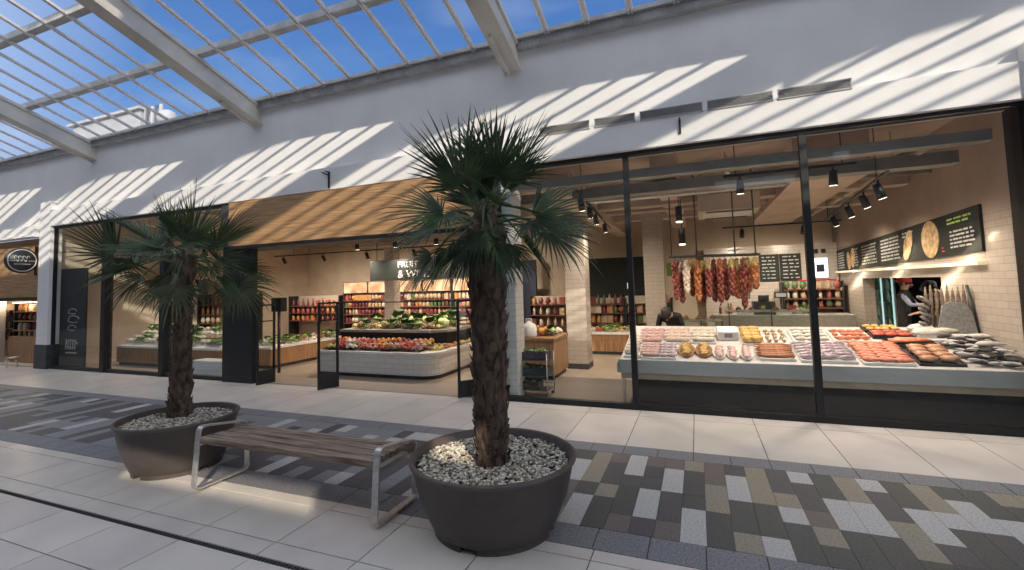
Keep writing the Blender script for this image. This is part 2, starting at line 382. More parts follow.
# left pilaster between the two shops
pl = MB(); pl.box(-14.40, -13.93, 6.10, 6.32, 0.55, 3.90, 0); pl.box(-14.42, -13.91, 6.08, 6.32, 0.0, 0.55, 1); struct('wall_pilaster', pl, ['wall', 'dkgrey'])
b = MB(); b.box(XL-.2, XL, -4.5, 6.5, 0, 9.1); struct('wall_end', b, 'rear')
# opposite side of the gallery, behind the photographer
ws = MB(); ws.box(XL, XR, -4.4, -4.3, 3.2, 4.54); ws.box(XL, .70, -4.4, -4.3, 4.54, 4.84); ws.box(3.0, XR, -4.4, -4.3, 4.54, 4.84); ws.box(XL, XR, -4.4, -4.3, 4.84, 5.10)
ws.box(XL, 4.02, -4.4, -4.3, 5.10, 5.40); ws.box(4.45, XR, -4.4, -4.3, 5.10, 5.40); ws.box(XL, XR, -4.4, -4.3, 5.40, 9.1); struct('wall_rear', ws, 'rear')  # slots added in this wall to throw sun patches on floor and planter
wl = MB(); wl.box(XL, XR, -4.5, -4.35, 0, 3.2, 0)
for i in range(20): wl.box(-29+i*2.3, -28.9+i*2.3, -4.35, -4.3, 0, 3.2, 1)
struct('wall_rear_shops', wl, ['dkgrey', 'steel'])

# ---- glazed roof: rafters, purlins, glazing bars and panes
roof = empty('ceiling', (0, 6.2, 5.15), kind='structure')
def rz(y): return 5.08+S_SLOPE*(6.2-y)
YB = -4.3
RAFT = [-2.33+5.1*k for k in range(-5, 4)]
for x in RAFT:
    b = MB()
    for a_, w_, h_, dz_ in ((0, .27, .06, -.04), (0, .20, .26, -.20), (0, .27, .05, -.35)):
        b.bar((x, 6.3, rz(6.3)+dz_), (x, YB, rz(YB)+dz_), w_, h_)
    b.bar((x-.05, 6.22, rz(6.2)-.40), (x-.05, 5.5, rz(5.5)-.40), .05, .05)
    b.build('rafter', 'roofbeige', roof, world=True)
for y in (5.02, 3.9):
    b = MB(); b.box(XL+4, XR, y-.06, y+.06, rz(y)+.0, rz(y)+.11); b.build('purlin', 'roofmetal', roof, world=True)
bays = [(-2.33+5.1*k, -2.33+5.1*(k+1)) for k in range(-5, 3)]
for a, bq in bays:
    b = MB()
    for i in range(1, 9):
        x = a+i*5.1/9
        for dx in (-.022, .022): b.bar((x+dx, 6.25, rz(6.25)-.012), (x+dx, YB, rz(YB)-.012), .022, .022)
        b.bar((x, 6.25, rz(6.25)+.0), (x, YB, rz(YB)+.0), .088, .008)
    b.build('glazing_bars', 'barwhite', roof, world=True)
    g = MB(); g.add([(a+.1, 6.25, rz(6.25)), (bq-.1, 6.25, rz(6.25)), (bq-.1, YB, rz(YB)), (a+.1, YB, rz(YB))], [(0, 1, 2, 3)])
    g.build('glass_pane', 'roofglass', roof, world=True)
# unseen panels added over the roof, soffit curved to shade the upper wall
QG = 6.2; YG = WY-QG
drop = [(0, .60), (.45, .42), (1.0, .27), (1.6, .17), (2.4, .09), (3.2, .035), (4.2, 0), (5.1, 0)]
ga = empty('trim_shade_8', (0, YG, 9.0), kind='structure')
for k in range(-2, 8):
    x0 = -9.12+5.1*k+0.0+KX*QG
    b = MB(); n = len(drop)
    zb = 4.42+MZ*QG
    vs = [(x0+u, y, zb-d) for y in (YG-.06, YG+.06) for u, d in drop]+[(x0+u, y, 9.6) for y in (YG-.06, YG+.06) for u, d in drop]
    f = []
    for i in range(n-1):
        f += [(i, i+1, n+i+1, n+i), (2*n+i, 3*n+i, 3*n+i+1, 2*n+i+1), (i, 2*n+i, 2*n+i+1, i+1), (n+i, n+i+1, 3*n+i+1, 3*n+i)]
    f += [(0, n, 3*n, 2*n), (n-1, 3*n-1, 4*n-1, 2*n-1)]
    b.add(vs, f); xb = -1.10+5.1*(k); b.bar((xb, YG, 7.42), (xb+2.5, YG, 8.43), .09, .09)
    b.build('shade_panel', 'roofmetal', ga, world=True)

# ---- outside, seen through the roof: plant room with white units
pr = empty('roof_plant_room', (-15.5, 8.3, 5.1), label='white flat-topped plant room with pipes on the roof, seen through the glazing', cat='plant room')
b = MB(); b.box(-19.4, -15.8, 9.0, 10.5, 5.0, 7.42); b.build('wall', 'plant', pr, world=True)
b = MB(); b.box(-19.6, -15.7, 8.9, 10.6, 7.42, 7.5); b.build('coping', 'roofmetal', pr, world=True)
b = MB()
for x in (-15.5, -15.1): b.tube([(x, 9, 5.1), (x, 9, 7.35), (x+.3, 9, 7.4), (x+.3, 9, 5.1)], .06, 8)
b.tube([(-15.5, 9, 6.3), (-14.8, 9, 6.3)], .05); b.tube([(-15.5, 9, 6.8), (-14.8, 9, 6.8)], .05)
b.build('pipe_frame', 'plant', pr, world=True)
b = MB(); b.ball((-14.5, 9, 6.9), (.3, .28, .28), 10, 8); b.tube([(-14.5, 9, 5.1), (-14.5, 9, 6.8)], .1); b.build('vent_cowl', 'plant', pr, world=True)
op = MB(); op.box(XL, XR, 6.5, 9.0, 4.9, 5.02); op.box(XL, XR, 7.6, 7.7, 5.0, 5.30); struct('trim_9', op, 'roofmetal')

# ---- four-and-a-bit louvred vents set in the fascia
for i, (a, c) in enumerate([(-1.91, -1.22), (-1.15, -0.63), (-0.57, 0.17), (0.22, 0.92), (0.97, 1.68)]):
    t = empty('louvre_vent', ((a+c)/2, 6.075, 3.65), label='grey louvred air vent in the white fascia, ' + ['left-hand end of the row', 'second of the row from the palm side', 'middle one of the row, above the hook', 'second of the row from the right-hand end', 'right-hand end of the row'][i], cat='vent', group='louvred vents above the shop glass')
    b = MB(); b.box(a, c, 6.065, 6.085, 3.655, 3.665); b.box(a, c, 6.065, 6.085, 3.765, 3.775); b.box(a, a+.01, 6.065, 6.085, 3.655, 3.775); b.box(c-.01, c, 6.065, 6.085, 3.655, 3.775); b.build('frame', 'roofmetal', t, world=True)
    b = MB()
    for k in range(7): b.bar((a+.01, 6.072, 3.668+k*.015), (c-.01, 6.072, 3.668+k*.015), .014, .004)
    b.box(a+.01, c-.01, 6.082, 6.087, 3.66, 3.77)
    b.build('louvres', 'roofmetal', t, world=True)
# ---- hooks for hanging banners
for i, x in enumerate((-5.62, -0.10)):
    t = MB(); t.box(x-.012, x+.012, 6.055, 6.08, 3.32 if i == 0 else 3.42, 3.60); t.bar((x, 6.07, 3.59), (x, 5.98, 3.59), .016, .016)
    if i == 0: t.bar((x-.14, 6.06, 3.60), (x, 6.06, 3.54), .015, .02)
    tag(t.build('wall_bracket', 'black'), ['small black wall bracket on the white fascia above the timber panel', 'small black wall bracket below the louvred vents over the glass'][i], 'bracket')

# ================================================================== SHOPFRONT
def window(n, x0, x1, z0=0.0, z1=3.25, bottom=.07):
    root = empty('window_%d' % n, ((x0+x1)/2, WY, 0), kind='structure')
    b = MB(); b.box(x0, x1, WY-.04, WY+.05, z0, z0+bottom); b.box(x0, x1, WY-.05, WY+.05, z1, z1+.05)
    b.box(x0, x0+.035, WY-.035, WY+.045, z0, z1); b.box(x1-.035, x1, WY-.035, WY+.045, z0, z1)
    b.build('frame', 'black', root, world=True)
    g = MB(); g.add([(x0+.03, WY, z0+bottom), (x1-.03, WY, z0+bottom), (x1-.03, WY, z1), (x0+.03, WY, z1)], [(0, 1, 2, 3)])
    g.build('glass_pane', 'glass', root, world=True)
    return root
window(1, -13.95, -11.93); window(2, -11.93, -9.98); window(3, -9.98, -8.17)
window(4, -2.62, -0.79); w5 = window(5, -0.79, 1.2); window(6, 1.2, 3.09)
# mullions of the left windows read wider
b = MB()
for x in (-11.93, -9.98): b.box(x-.07, x+.07, WY-.06, WY+.1, 0, 3.25)
struct('trim_10', b, 'black')
# dark portal post left of the entrance and slim post on the right
b = MB(); b.box(-8.17, -7.40, 6.10, 6.20, 0, 2.47); struct('trim_11', b, 'black', bevel=.004)
b = MB(); b.box(-8.17, -7.93, 6.05, 6.3, 2.47, 3.25); struct('trim_18', b, 'dkgrey')
b = MB(); b.box(-2.80, -2.62, 6.1, 6.4, 0, 3.30); struct('trim_12', b, 'black')
# timber portal fascia over the entrance
b = MB(); b.box(-7.93, -2.70, 6.02, 6.3, 2.47, 3.27, 0); struct('trim_13', b, ['wood'], bevel=.004)
b = MB(); b.box(-7.93, -2.70, 6.0, 6.6, 2.41, 2.47); struct('trim_14', b, 'black')
# white tiled pier inside the glass
b = MB(); b.box(-2.60, -2.42, 6.28, 6.60, 0, 3.3); struct('wall_pier', b, 'whitetile')

# ---- shop shell
b = MB(); b.box(-14.2, 3.4, 6.5, 14.2, 3.62, 3.8); struct('ceiling_shop', b, 'ceil')
RWX = 3.22
b = MB()   # right wall with a serving hatch
b.box(RWX, RWX+.2, 6.5, 8.5, 0, 2.32, 0); b.box(RWX, RWX+.2, 8.5, 11.9, 0, .55, 0); b.box(RWX, RWX+.2, 8.5, 11.9, 1.56, 2.32, 0); b.box(RWX, RWX+.2, 11.9, 14, 0, 2.32, 0)
b.box(RWX, RWX+.2, 6.5, 14, 2.32, 3.62, 1)
struct('wall_right', b, ['walltile', 'buffwall'])
b = MB(); b.box(-14.2, 3.4, 14.0, 14.2, 0, 3.62, 0); struct('wall_back', b, ['cream'])
b = MB(); b.box(.2, 3.2, 13.55, 14.0, 0, 2.45); struct('wall_back_tiled', b, 'walltile')
b = MB(); b.box(-14.06, -14.02, 6.3, 14, 0, 3.62); struct('wall_left', b, 'cream')
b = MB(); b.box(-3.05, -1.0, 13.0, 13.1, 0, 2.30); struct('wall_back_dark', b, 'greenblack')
b = MB(); b.box(-4.9, -4.35, 13.0, 13.1, 0, 2.35); struct('door_1', b, 'navycloth')
# kitchen behind the hatch
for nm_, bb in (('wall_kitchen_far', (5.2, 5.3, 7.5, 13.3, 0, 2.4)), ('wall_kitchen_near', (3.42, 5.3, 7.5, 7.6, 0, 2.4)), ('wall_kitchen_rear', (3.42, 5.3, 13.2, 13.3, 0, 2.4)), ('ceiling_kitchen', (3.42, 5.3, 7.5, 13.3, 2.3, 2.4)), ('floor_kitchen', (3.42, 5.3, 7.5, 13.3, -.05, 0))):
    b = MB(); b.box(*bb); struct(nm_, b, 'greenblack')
# piers
def pier(n, x0, x1, y0, y1):
    b = MB(); b.box(x0, x1, y0, y1, .09, 3.62, 0); b.box(x0-.01, x1+.01, y0-.01, y1+.01, 0, .1, 1); struct('wall_pier_%s' % n, b, ['walltile', 'dkgrey'])
pier('middle', -2.36, -1.97, 8.82, 9.22); pier('rear', -1.02, -.62, 10.2, 10.6); pier('left', -7.9, -7.6, 10.6, 10.9)
# ceiling beams, ducts and channels
b = MB()
for x in (-12, -9.6, -7.2, -4.8, -2.6): b.box(x-.2, x+.2, 6.6, 14, 3.28, 3.62)
b.box(-2.1, -1.75, 6.9, 14, 2.95, 3.3); b.box(1.35, 2.25, 7.6, 14, 3.0, 3.62); b.box(-.55, -.2, 7.0, 14, 3.12, 3.62)
struct('trim_15', b, 'beam')
b = MB()
for y in (9.2, 11.2): b.box(-14, 3.2, y, y+.3, 3.05, 3.4)
struct('trim_16', b, 'ceil')
b = MB(); b.box(-2.6, 3.0, 6.5, 6.68, 3.02, 3.14); b.box(-2.6, 2.98, 7.15, 7.4, 2.93, 3.08); b.box(-7.4, -2.7, 7.15, 7.4, 2.9, 3.0); struct('trim_17', b, 'duct')
for (p0, p1, r, m_) in [((-14, 8.2, 3.05), (3.1, 8.2, 3.05), .04, 'steel'), ((-14, 10.2, 3.1), (3.1, 10.2, 3.1), .045, 'beam'), ((-6.0, 6.8, 3.15), (-6.0, 13.5, 3.15), .09, 'steel'),
                     ((-7.4, 7.9, 2.72), (-4.1, 7.9, 2.72), .045, 'black'), ((-7.4, 8.9, 2.62), (-3.0, 9.0, 2.62), .035, 'beam'), ((.5, 7.0, 3.2), (.5, 13.5, 3.2), .05, 'steel'), ((2.6, 7.0, 3.1), (2.6, 13.5, 3.1), .04, 'beam')]:
    b = MB(); b.tube([p0, p1], r, 10)
    for q in (0.15, .5, .85):
        p = Vector(p0).lerp(Vector(p1), q); b.tube([p, (p[0], p[1], 3.61)], .008, 6)
    o = b.build('ceiling_pipe', m_); lbl = {.04: 'thin steel service pipe', .07: 'dark round service duct', .09: 'fat round steel duct', .045: 'black pipe', .035: 'thin tan pipe', .05: 'steel conduit'}
    if p0[0] == 2.6: lb = 'thin tan pipe running back beside the right-hand wall under the shop ceiling'
    elif r == .05: lb = 'steel conduit running back under the ceiling beside the air conditioner'
    else: lb = 'tan round pipe crossing the whole shop ceiling further back' if p0[1] == 10.2 else {.04: 'thin steel service pipe crossing the whole shop ceiling near the front', .0451: 'x', .09: 'fat steel duct running back from the entrance under the ceiling', .045: 'black pipe hung across the entrance behind the timber fascia', .035: 'thin tan pipe hung across the entrance, behind the black one'}[r]
    tag(o, lb, 'pipe', 'service pipes under the shop ceiling')
# ---- air conditioning cassette
t = empty('ceiling_air_conditioner', (.55, 9.3, 2.86), label='square cream ceiling air conditioner with a slot vent above the hanging meats', cat='air conditioner')
b = MB(); b.box(.08, 1.02, 8.5, 9.6, 2.76, 3.05); b.build('casing', 'cream', t, bevel=.01, world=True)
for y in (8.56, 9.44): b = MB(); b.box(.2, .9, y, y+.1, 2.745, 2.762); b.build('air_slot', 'dkgrey', t, world=True)
b = MB(); b.box(.16, .93, 8.72, 9.38, 2.75, 2.762); b.build('grille', 'whiteplastic', t, world=True)
for x in (.15, .95):
    for y in (8.6, 9.5): b = MB(); b.tube([(x, y, 3.05), (x, y, 3.61)], .01, 6); b.build('hanger_rod', 'steel', t, world=True)
# ================================================================== POTTED PALMS AND BENCH
def blade(mb, base, dirv, side, nrm, ln, w0, droop, mi):
    # one stiff V-folded leaf segment, tapering to a point, its tip bending down
    pts = []; n = 4; p = Vector(base); d = Vector(dirv).normalized()
    for i in range(n+1):
        t = i/n; pts.append(p.copy()); d = (d+Vector((0, 0, -droop*t*t*0.9))).normalized(); p = p+d*ln/n
    wd = [.35, 1.0, .95, .6, .03]; vs = []
    for i, q in enumerate(pts):
        wv = side*w0*wd[i]/2; vs += [q-wv+nrm*w0*wd[i]*.28, q, q+wv+nrm*w0*wd[i]*.28]
    fs = []
    for i in range(n): a = i*3; fs += [(a, a+1, a+4, a+3), (a+1, a+2, a+5, a+4)]
    mb.add(vs, fs, mi)
def frond(rnd, org, az, el, plen, R, sag, parent, matn, spread=115, nseg=34, pdroop=.5, roll=0.0):
    mb = MB(); p = Vector(org); d = Vector((cos(az)*cos(el), sin(az)*cos(el), sin(el)))
    pts = [p.copy()]; n = 6
    for i in range(n):
        d = (d+Vector((0, 0, -pdroop/n))).normalized(); p = p+d*plen/n; pts.append(p.copy())
    mb.tube(pts, [.011-.0008*i for i in range(n+1)], 5, 1)
    fwd = d; rgt = fwd.cross(Vector((0, 0, 1)))
    rgt = rgt.normalized() if rgt.length > .05 else Vector((sin(az), -cos(az), 0))
    nr = rgt.cross(fwd).normalized()
    if roll: q = Matrix.Rotation(roll, 3, fwd); rgt = q @ rgt; nr = q @ nr
    for i in range(nseg):
        a = radians(-spread+2*spread*i/(nseg-1)+rnd.uniform(-2, 2))
        dv = fwd*cos(a)+rgt*sin(a)+nr*(.10+.18*abs(sin(a)))
        sd_ = (rgt*cos(a)-fwd*sin(a)).normalized()
        ln = R*(1-.28*(abs(a)/radians(spread))**2)*rnd.uniform(.9, 1.06)
        blade(mb, p+dv*.03, dv, sd_, nr, ln*rnd.uniform(.82, 1.08), R*.040, sag*rnd.uniform(.6, 1.5), 0)
    return mb.build('frond', [matn, 'petiole'], parent)

def planter(name, c, R, H, trunk_base, trunk_pts, trunk_r, label, crown, fronds, seed):
    rnd = random.Random(seed)
    root = empty(name, (c[0], c[1], 0), label=label, cat='potted palm')
    prof = [(R*.60, .03), (R*.70, 0.03), (R*.735, .04), (R*.80, .12), (R*.885, H*.50), (R*.965, H*.90), (R*.985, H-.03)]
    b = MB(); b.lathe(prof, 48)
    b.lathe([(R*.60, .03), (0.01, .03)], 48)
    o = b.build('planter_bowl', 'pot', root)
    b = MB(); b.lathe([(R*.985, H-.03), (R, H-.022), (R*1.005, H-.006), (R*.99, H), (R*.955, H), (R*.945, H-.01), (R*.90, H-.09), (R*.88, H-.12)], 48); b.build('planter_rim', 'potrim', root)
    for k in range(4):                                # feet with dark notches between
        b = MB(); a0 = k*pi/2+.13; a1 = a0+pi/2-.26; poly = [(R*.715*cos(a0+(a1-a0)*i/8), R*.715*sin(a0+(a1-a0)*i/8)) for i in range(9)]+[(R*.5*cos(a1-(a1-a0)*i/8), R*.5*sin(a1-(a1-a0)*i/8)) for i in range(9)]
        b.prism(poly, 0, .045); b.build('foot', 'pot', root)
    b = MB(); b.lathe([(R*.90, H-.075), (.01, H-.055)], 40); b.build('soil', 'soil', root)
    b = MB()
    for i in range(3400 if R > .53 else 2200):
        rr = R*.89*sqrt(rnd.random()); a = rnd.random()*2*pi; s_ = rnd.uniform(.006, .0115)
        b.ball((rr*cos(a), rr*sin(a), H-.055+rnd.uniform(-.005, .012)), (s_*rnd.uniform(.9, 1.5), s_*rnd.uniform(.9, 1.5), s_*.7), 6, 4, rnd.choice([0, 0, 1, 1, 2, 3]))
    o = b.build('pebble_mulch', ['peb0', 'peb1', 'peb2', 'peb3'], root); o['kind'] = 'stuff'
    # trunk: fibrous, knobbly with old leaf bases
    tp = [Vector(p)-Vector((c[0], c[1], 0)) for p in trunk_pts]
    b = MB(); n = 26; ps = []; rs = []
    for i in range(n+1):
        t = i/n*(len(tp)-1); k = min(int(t), len(tp)-2); q = tp[k].lerp(tp[k+1], t-k)
        ps.append(q); kk = min(int(t), len(trunk_r)-2); rs.append((trunk_r[kk]*(1-(t-kk))+trunk_r[kk+1]*(t-kk))*(1+.07*sin(i*2.3)+rnd.uniform(-.04, .04)))
    b.tube(ps, rs, 18, 0)
    for i in range(len(b.v)):
        v = Vector(b.v[i]); q = noise.noise(v*14)*.016
        ax = tp[0].lerp(tp[-1], max(0, min(1, (v.z-tp[0].z)/(tp[-1].z-tp[0].z)))); d = Vector((v.x-ax.x, v.y-ax.y, 0))
        if d.length > 0: b.v[i] = tuple(v+d.normalized()*q)
    tr = b.build('trunk', 'bark', root)
    b = MB()
    for i in range(230):
        t = (i+rnd.random())/230; q = tp[0].lerp(tp[-1], t) if len(tp) == 2 else ps[int(t*n)]
        a = i*2.399+rnd.uniform(-.2, .2); r = rs[int(t*n)]
        d = Vector((cos(a), sin(a), 0)); s_ = Vector((-sin(a), cos(a), 0)); w_ = rnd.uniform(.02, .035); h_ = rnd.uniform(.04, .075)
        p0 = q+d*r*.92; out = rnd.uniform(.012, .036)
        b.add([p0-s_*w_, p0+s_*w_, p0+s_*w_*.5+d*out+Vector((0, 0, h_)), p0-s_*w_*.5+d*out+Vector((0, 0, h_)), p0+d*.012-s_*w_*.8, p0+d*.012+s_*w_*.8], [(0, 1, 2, 3), (4, 5, 2, 3), (0, 4, 5, 1), (0, 4, 3), (1, 5, 2)], 0 if rnd.random() < .8 else 1)
    o = b.build('leaf_bases', ['bark', 'barkl'], root); o['kind'] = 'stuff'
    cc = Vector(crown)-Vector((c[0], c[1], 0))
    b = MB(); b.ball(tuple(cc+Vector((0, 0, -.10))), (.10, .10, .19), 14, 10, 0, .3, seed); b.build('crown_heart', 'bark', root)
    for (az, el, pl_, R_, sag, sp, pd, m_) in fronds:
        frond(rnd, cc+Vector((cos(az)*.05, sin(az)*.05, rnd.uniform(-.08, .06))), az, el, pl_, R_, sag, root, m_, sp, int(12+sp*.17), pd, rnd.uniform(-.8, .8))
    return root
D = radians
def ring(rnd, n, el, pl_, R_, sag, sp, pd, a0=0, m_='frond'):
    return [(a0+2*pi*i/n+rnd.uniform(-.2, .2), D(el+rnd.uniform(-8, 8)), pl_*rnd.uniform(.9, 1.1), R_*rnd.uniform(.92, 1.08), sag, sp, pd, m_ if rnd.random() < .85 else 'frond2') for i in range(n)]
rA = random.Random(11)
fA = ring(rA, 3, 80, .18, .52, .06, 62, .1)+ring(rA, 6, 50, .26, .50, .12, 85, .25, .3)+ring(rA, 6, 20, .30, .45, .35, 95, .6, .1)+ring(rA, 5, -12, .30, .42, .9, 95, 1.0, .5)+ring(rA, 5, -50, .24, .34, .8, 75, .6, .2, 'frond')
fA += [(D(-95), D(-58), .16, .36, .3, 85, .3, 'frond'), (D(203), D(-2), .40, .42, .9, 90, 1.2, 'frond2'), (D(5), D(14), .42, .44, .8, 90, 1.0, 'frond'), (D(150), D(60), .20, .50, .05, 50, .1, 'frond'), (D(100), D(86), .16, .54, .03, 45, .05, 'frond'), (D(40), D(56), .2, .5, .05, 55, .1, 'frond')]
planter('potted_fan_palm', (-1.355, 3.0), .565, .47, None, [(-1.335, 2.945, .38), (-1.34, 2.95, 1.1), (-1.35, 2.98, 2.02)], [.105, .118, .135], 'tall fan palm with a thick dark trunk in the large round planter on the right', (-1.36, 2.98, 2.10), fA, 5)
rB = random.Random(23)
fB = ring(rB, 3, 72, .20, .52, .10, 70, .1)+ring(rB, 6, 38, .32, .50, .18, 90, .3, .3)+ring(rB, 6, 10, .40, .46, .4, 95, .6, .1)+ring(rB, 5, -18, .36, .40, .9, 75, .9, .5)+ring(rB, 4, -55, .22, .30, .8, 60, .6, .45, 'frond2')
fB += [(D(200), D(20), .66, .60, .10, 120, .35, 'frond'), (D(188), D(-4), .60, .52, .15, 110, .2, 'frond'), (D(-12), D(14), .62, .46, .9, 100, 1.1, 'frond'), (D(20), D(4), .58, .42, 1.0, 95, 1.2, 'frond2')]
M['bark'] = mat('brown_fibrous_palm_bark', (0.085, 0.052, 0.036), 0.95, c2=(0.21, 0.145, 0.10), var=0.4, scale=25, stretch=(1, 1, 0.4), bump=0.8, bscale=60)
planter('potted_fan_palm', (-4.63, 3.03), .502, .47, None, [(-4.78, 3.13, .38), (-4.72, 3.10, 1.0), (-4.62, 3.05, 1.88)], [.100, .078, .074], 'shaggy wide-spreading fan palm in the round planter left of the bench', (-4.62, 3.05, 1.98), fB, 9)

# ---- bench
bx0, bx1 = -3.87, -2.05
bench = empty('bench', ((bx0+bx1)/2, 2.88, 0), label='slatted timber bench with flat silver metal loop ends between the two palm planters', cat='bench')
def loop(x):
    b = MB(); pts = []
    cs = [((2.64, .03), .05), ((2.68, .525), .06), ((3.12, .455), .06), ((3.13, .03), .05)]
    for i in range(4):
        (y, z), r = cs[i]; p = Vector((x, y, z)); a = Vector((x, *cs[i-1][0])); c_ = Vector((x, *cs[(i+1) % 4][0]))
        d0 = (a-p).normalized(); d1 = (c_-p).normalized()
        for k in range(6):
            t = k/5; pts.append(p+d0*r*(1-t)**2+d1*r*t**2)
    n = len(pts); w_ = .026; th_ = .008; vs = []
    cen = Vector((x, 2.9, .27))
    for i in range(n):
        d = (pts[(i+1) % n]-pts[i-1]).normalized(); nn = d.cross(Vector((1, 0, 0))).normalized()
        vs += [pts[i]+Vector((-w_, 0, 0))+nn*th_, pts[i]+Vector((w_, 0, 0))+nn*th_, pts[i]+Vector((w_, 0, 0))-nn*th_, pts[i]+Vector((-w_, 0, 0))-nn*th_]
    b.add(vs, [(i*4+k, i*4+(k+1) % 4, ((i+1) % n)*4+(k+1) % 4, ((i+1) % n)*4+k) for i in range(n) for k in range(4)])
    return b.build('end_frame', 'steel', bench, world=True, bevel=.003)
loop(bx0+.02); loop(bx1-.02)
for x in (bx0+.02, bx1-.02):
    b = MB(); b.bar((x, 2.66, .385), (x, 3.10, .385), .05, .03, up=(0, 0, 1)); b.build('cross_bearer', 'steel', bench, world=True)
for i in range(4):
    y = 2.665+.112*i
    b = MB(); b.box(bx0+.05, bx1-.05 if i < 3 else bx1+.01, y, y+.088, .392-.004*i, .443-.004*i); b.build('slat', 'benchwood', bench, world=True, bevel=.006)
# ================================================================== SHOP INTERIOR
# ---- shop lamps: spotlights on tracks, some of them added for light
def spotlight(x, y, z, aim, energy, label, group, drop_=.12, name='track_spotlight', lamp=True):
    t = empty(name, (x, y, z), label=label, cat='spotlight', group=group)
    d = Vector(aim).normalized(); p0 = Vector((0, 0, -drop_))
    b = MB(); b.tube([(0, 0, 0), (0, 0, -drop_)], .012, 6); b.build('stem', 'black', t)
    b = MB(); b.tube([p0-d*.07, p0+d*.12], [.042, .052], 14); b.build('lamp_head', 'black', t)
    q = Matrix.Translation(p0+d*.121) @ d.to_track_quat('Z', 'Y').to_matrix().to_4x4()
    s_ = MB(); s_.tube([(0, 0, 0), (0, 0, .004)], .042, 14); s_.xf(q); s_.build('lens', 'ledw', t)
    if lamp:
        ld = bpy.data.lights.new('spot_light', 'SPOT'); lo = bpy.data.objects.new('spot_light', ld); COL.objects.link(lo); lo.parent = t
        ld.energy = energy; ld.spot_size = D(150); ld.spot_blend = 1.0; ld.shadow_soft_size = .08; ld.color = (1.0, 0.83, 0.66)
        lo.location = p0+d*.15; lo.rotation_euler = d.to_track_quat('-Z', 'Y').to_euler()
    return t
def track(p0, p1, label):
    b = MB(); b.bar(p0, p1, .035, .03)
    for q in (.1, .9):
        p = Vector(p0).lerp(Vector(p1), q); b.tube([p, (p.x, p.y, 3.61)], .006, 6)
    return tag(b.build('lighting_track', 'black'), label, 'lighting track')
EN = 172
track((2.1, 6.6, 2.80), (2.55, 11.6, 2.80), 'black lighting track running back over the fish counter beside the menu boards')
for i, (x, y) in enumerate([(2.14, 7.05), (2.22, 7.9), (2.32, 9.0), (2.44, 10.4)]):
    spotlight(x, y, 2.79, (.35, .1, -1), EN*(.42 if i < 2 else .5), ['black spotlight nearest the glass on the track over the fish counter', 'second black spotlight from the glass on the track over the fish counter', 'third black spotlight from the glass on the track over the fish counter', 'furthest black spotlight on the track over the fish counter'][i], 'spotlights over the fish counter')
track((-1.55, 6.6, 2.96), (-1.9, 11.6, 2.96), 'black lighting track running back from the first glass pane beside the palm')
for i, (x, y) in enumerate([(-1.57, 6.95), (-1.62, 7.8), (-1.7, 8.7), (-1.8, 10.2)]):
    spotlight(x, y, 2.95, (.1, .25, -1), EN*.7, ['spotlight nearest the glass on the track right of the palm crown', 'second spotlight from the glass on the track right of the palm crown', 'third spotlight from the glass on the track right of the palm crown', 'furthest spotlight on the track right of the palm crown'][i], 'spotlights right of the palm crown')
track((.4, 6.92, 3.0), (1.9, 6.92, 3.0), 'added short black lighting track up under the ceiling close to the glass')  # this track and its lamps are added to light the fish counter
for i, x in enumerate((.6, 1.65)):
    spotlight(x, 6.92, 2.99, (0, .15, -1), EN*.95, ['left spotlight on the added short track above the fish counter', 'right spotlight on the added short track above the fish counter'][i], 'added spotlights close to the glass')
for i, (y, z, dz) in enumerate([(8.45, 3.6, .72), (8.55, 3.6, 1.10)]):
    t = empty('pendant_spotlight', (-.23+.03*i, y, z), label=['black cylinder pendant lamp left of the air conditioner, the upper one', 'black cylinder pendant lamp just above the left end of the meat rail'][i], cat='spotlight', group='pendant lamps by the pillar')
    b = MB(); b.tube([(0, 0, 0), (0, 0, -dz)], .008, 6); b.build('cord', 'black', t)
    b = MB(); b.tube([(0, 0, -dz), (0, 0, -dz-.26)], .055, 14); b.build('lamp_body', 'black', t)
    b = MB(); b.tube([(0, 0, -dz-.26), (0, 0, -dz-.275)], .05, 14); b.build('lens', 'ledw', t)
track((-7.2, 8.3, 2.75), (-3.0, 8.3, 2.75), 'black lighting track across the entrance above the white tiled island')
for i, x in enumerate((-6.9, -5.9, -4.9, -3.9)):
    spotlight(x, 8.3, 2.74, (-.1, .2, -1), EN*.9, ['far left', 'second from the left', 'third from the left', 'rightmost'][i]+' spotlight on the track above the white tiled island', 'spotlights above the tiled island')
track((-12.4, 11.0, 2.75), (-4.2, 11.0, 2.75), 'long black lighting track in front of the rear wall shelves')
for i, x in enumerate((-12, -10.4, -8.8, -7.2, -5.8, -4.6)):
    spotlight(x, 11.0, 2.74, (0, .7, -1), EN*1.3, ['leftmost', 'second from the left', 'third from the left', 'fourth from the left', 'fifth from the left', 'rightmost'][i]+' spotlight on the rear track lighting the wall shelves', 'spotlights on the rear track')
track((-12.6, 7.6, 2.75), (-8.6, 7.6, 2.75), 'black lighting track behind the left windows over the salad counter')
for i, x in enumerate((-12.2, -10.8, -9.3)):
    spotlight(x, 7.6, 2.74, (0, .3, -1), EN*.7, ['leftmost', 'middle', 'rightmost'][i]+' spotlight behind the left windows', 'spotlights behind the left windows')
spotlight(4.3, 10.0, 2.29, (-.1, .1, -1), 120, 'single spotlight added on the ceiling of the room behind the serving hatch', None)  # fill lamp added to brighten the figures in the dark room
track((.6, 11.8, 2.80), (2.9, 11.8, 2.80), 'black lighting track in front of the chalkboards on the rear wall')
for i, x in enumerate((1.0, 2.2)):
    spotlight(x, 11.8, 2.79, (0, .6, -1), EN*1.1, ['left', 'right'][i]+' spotlight in front of the rear wall chalkboards', 'spotlights before the chalkboards')

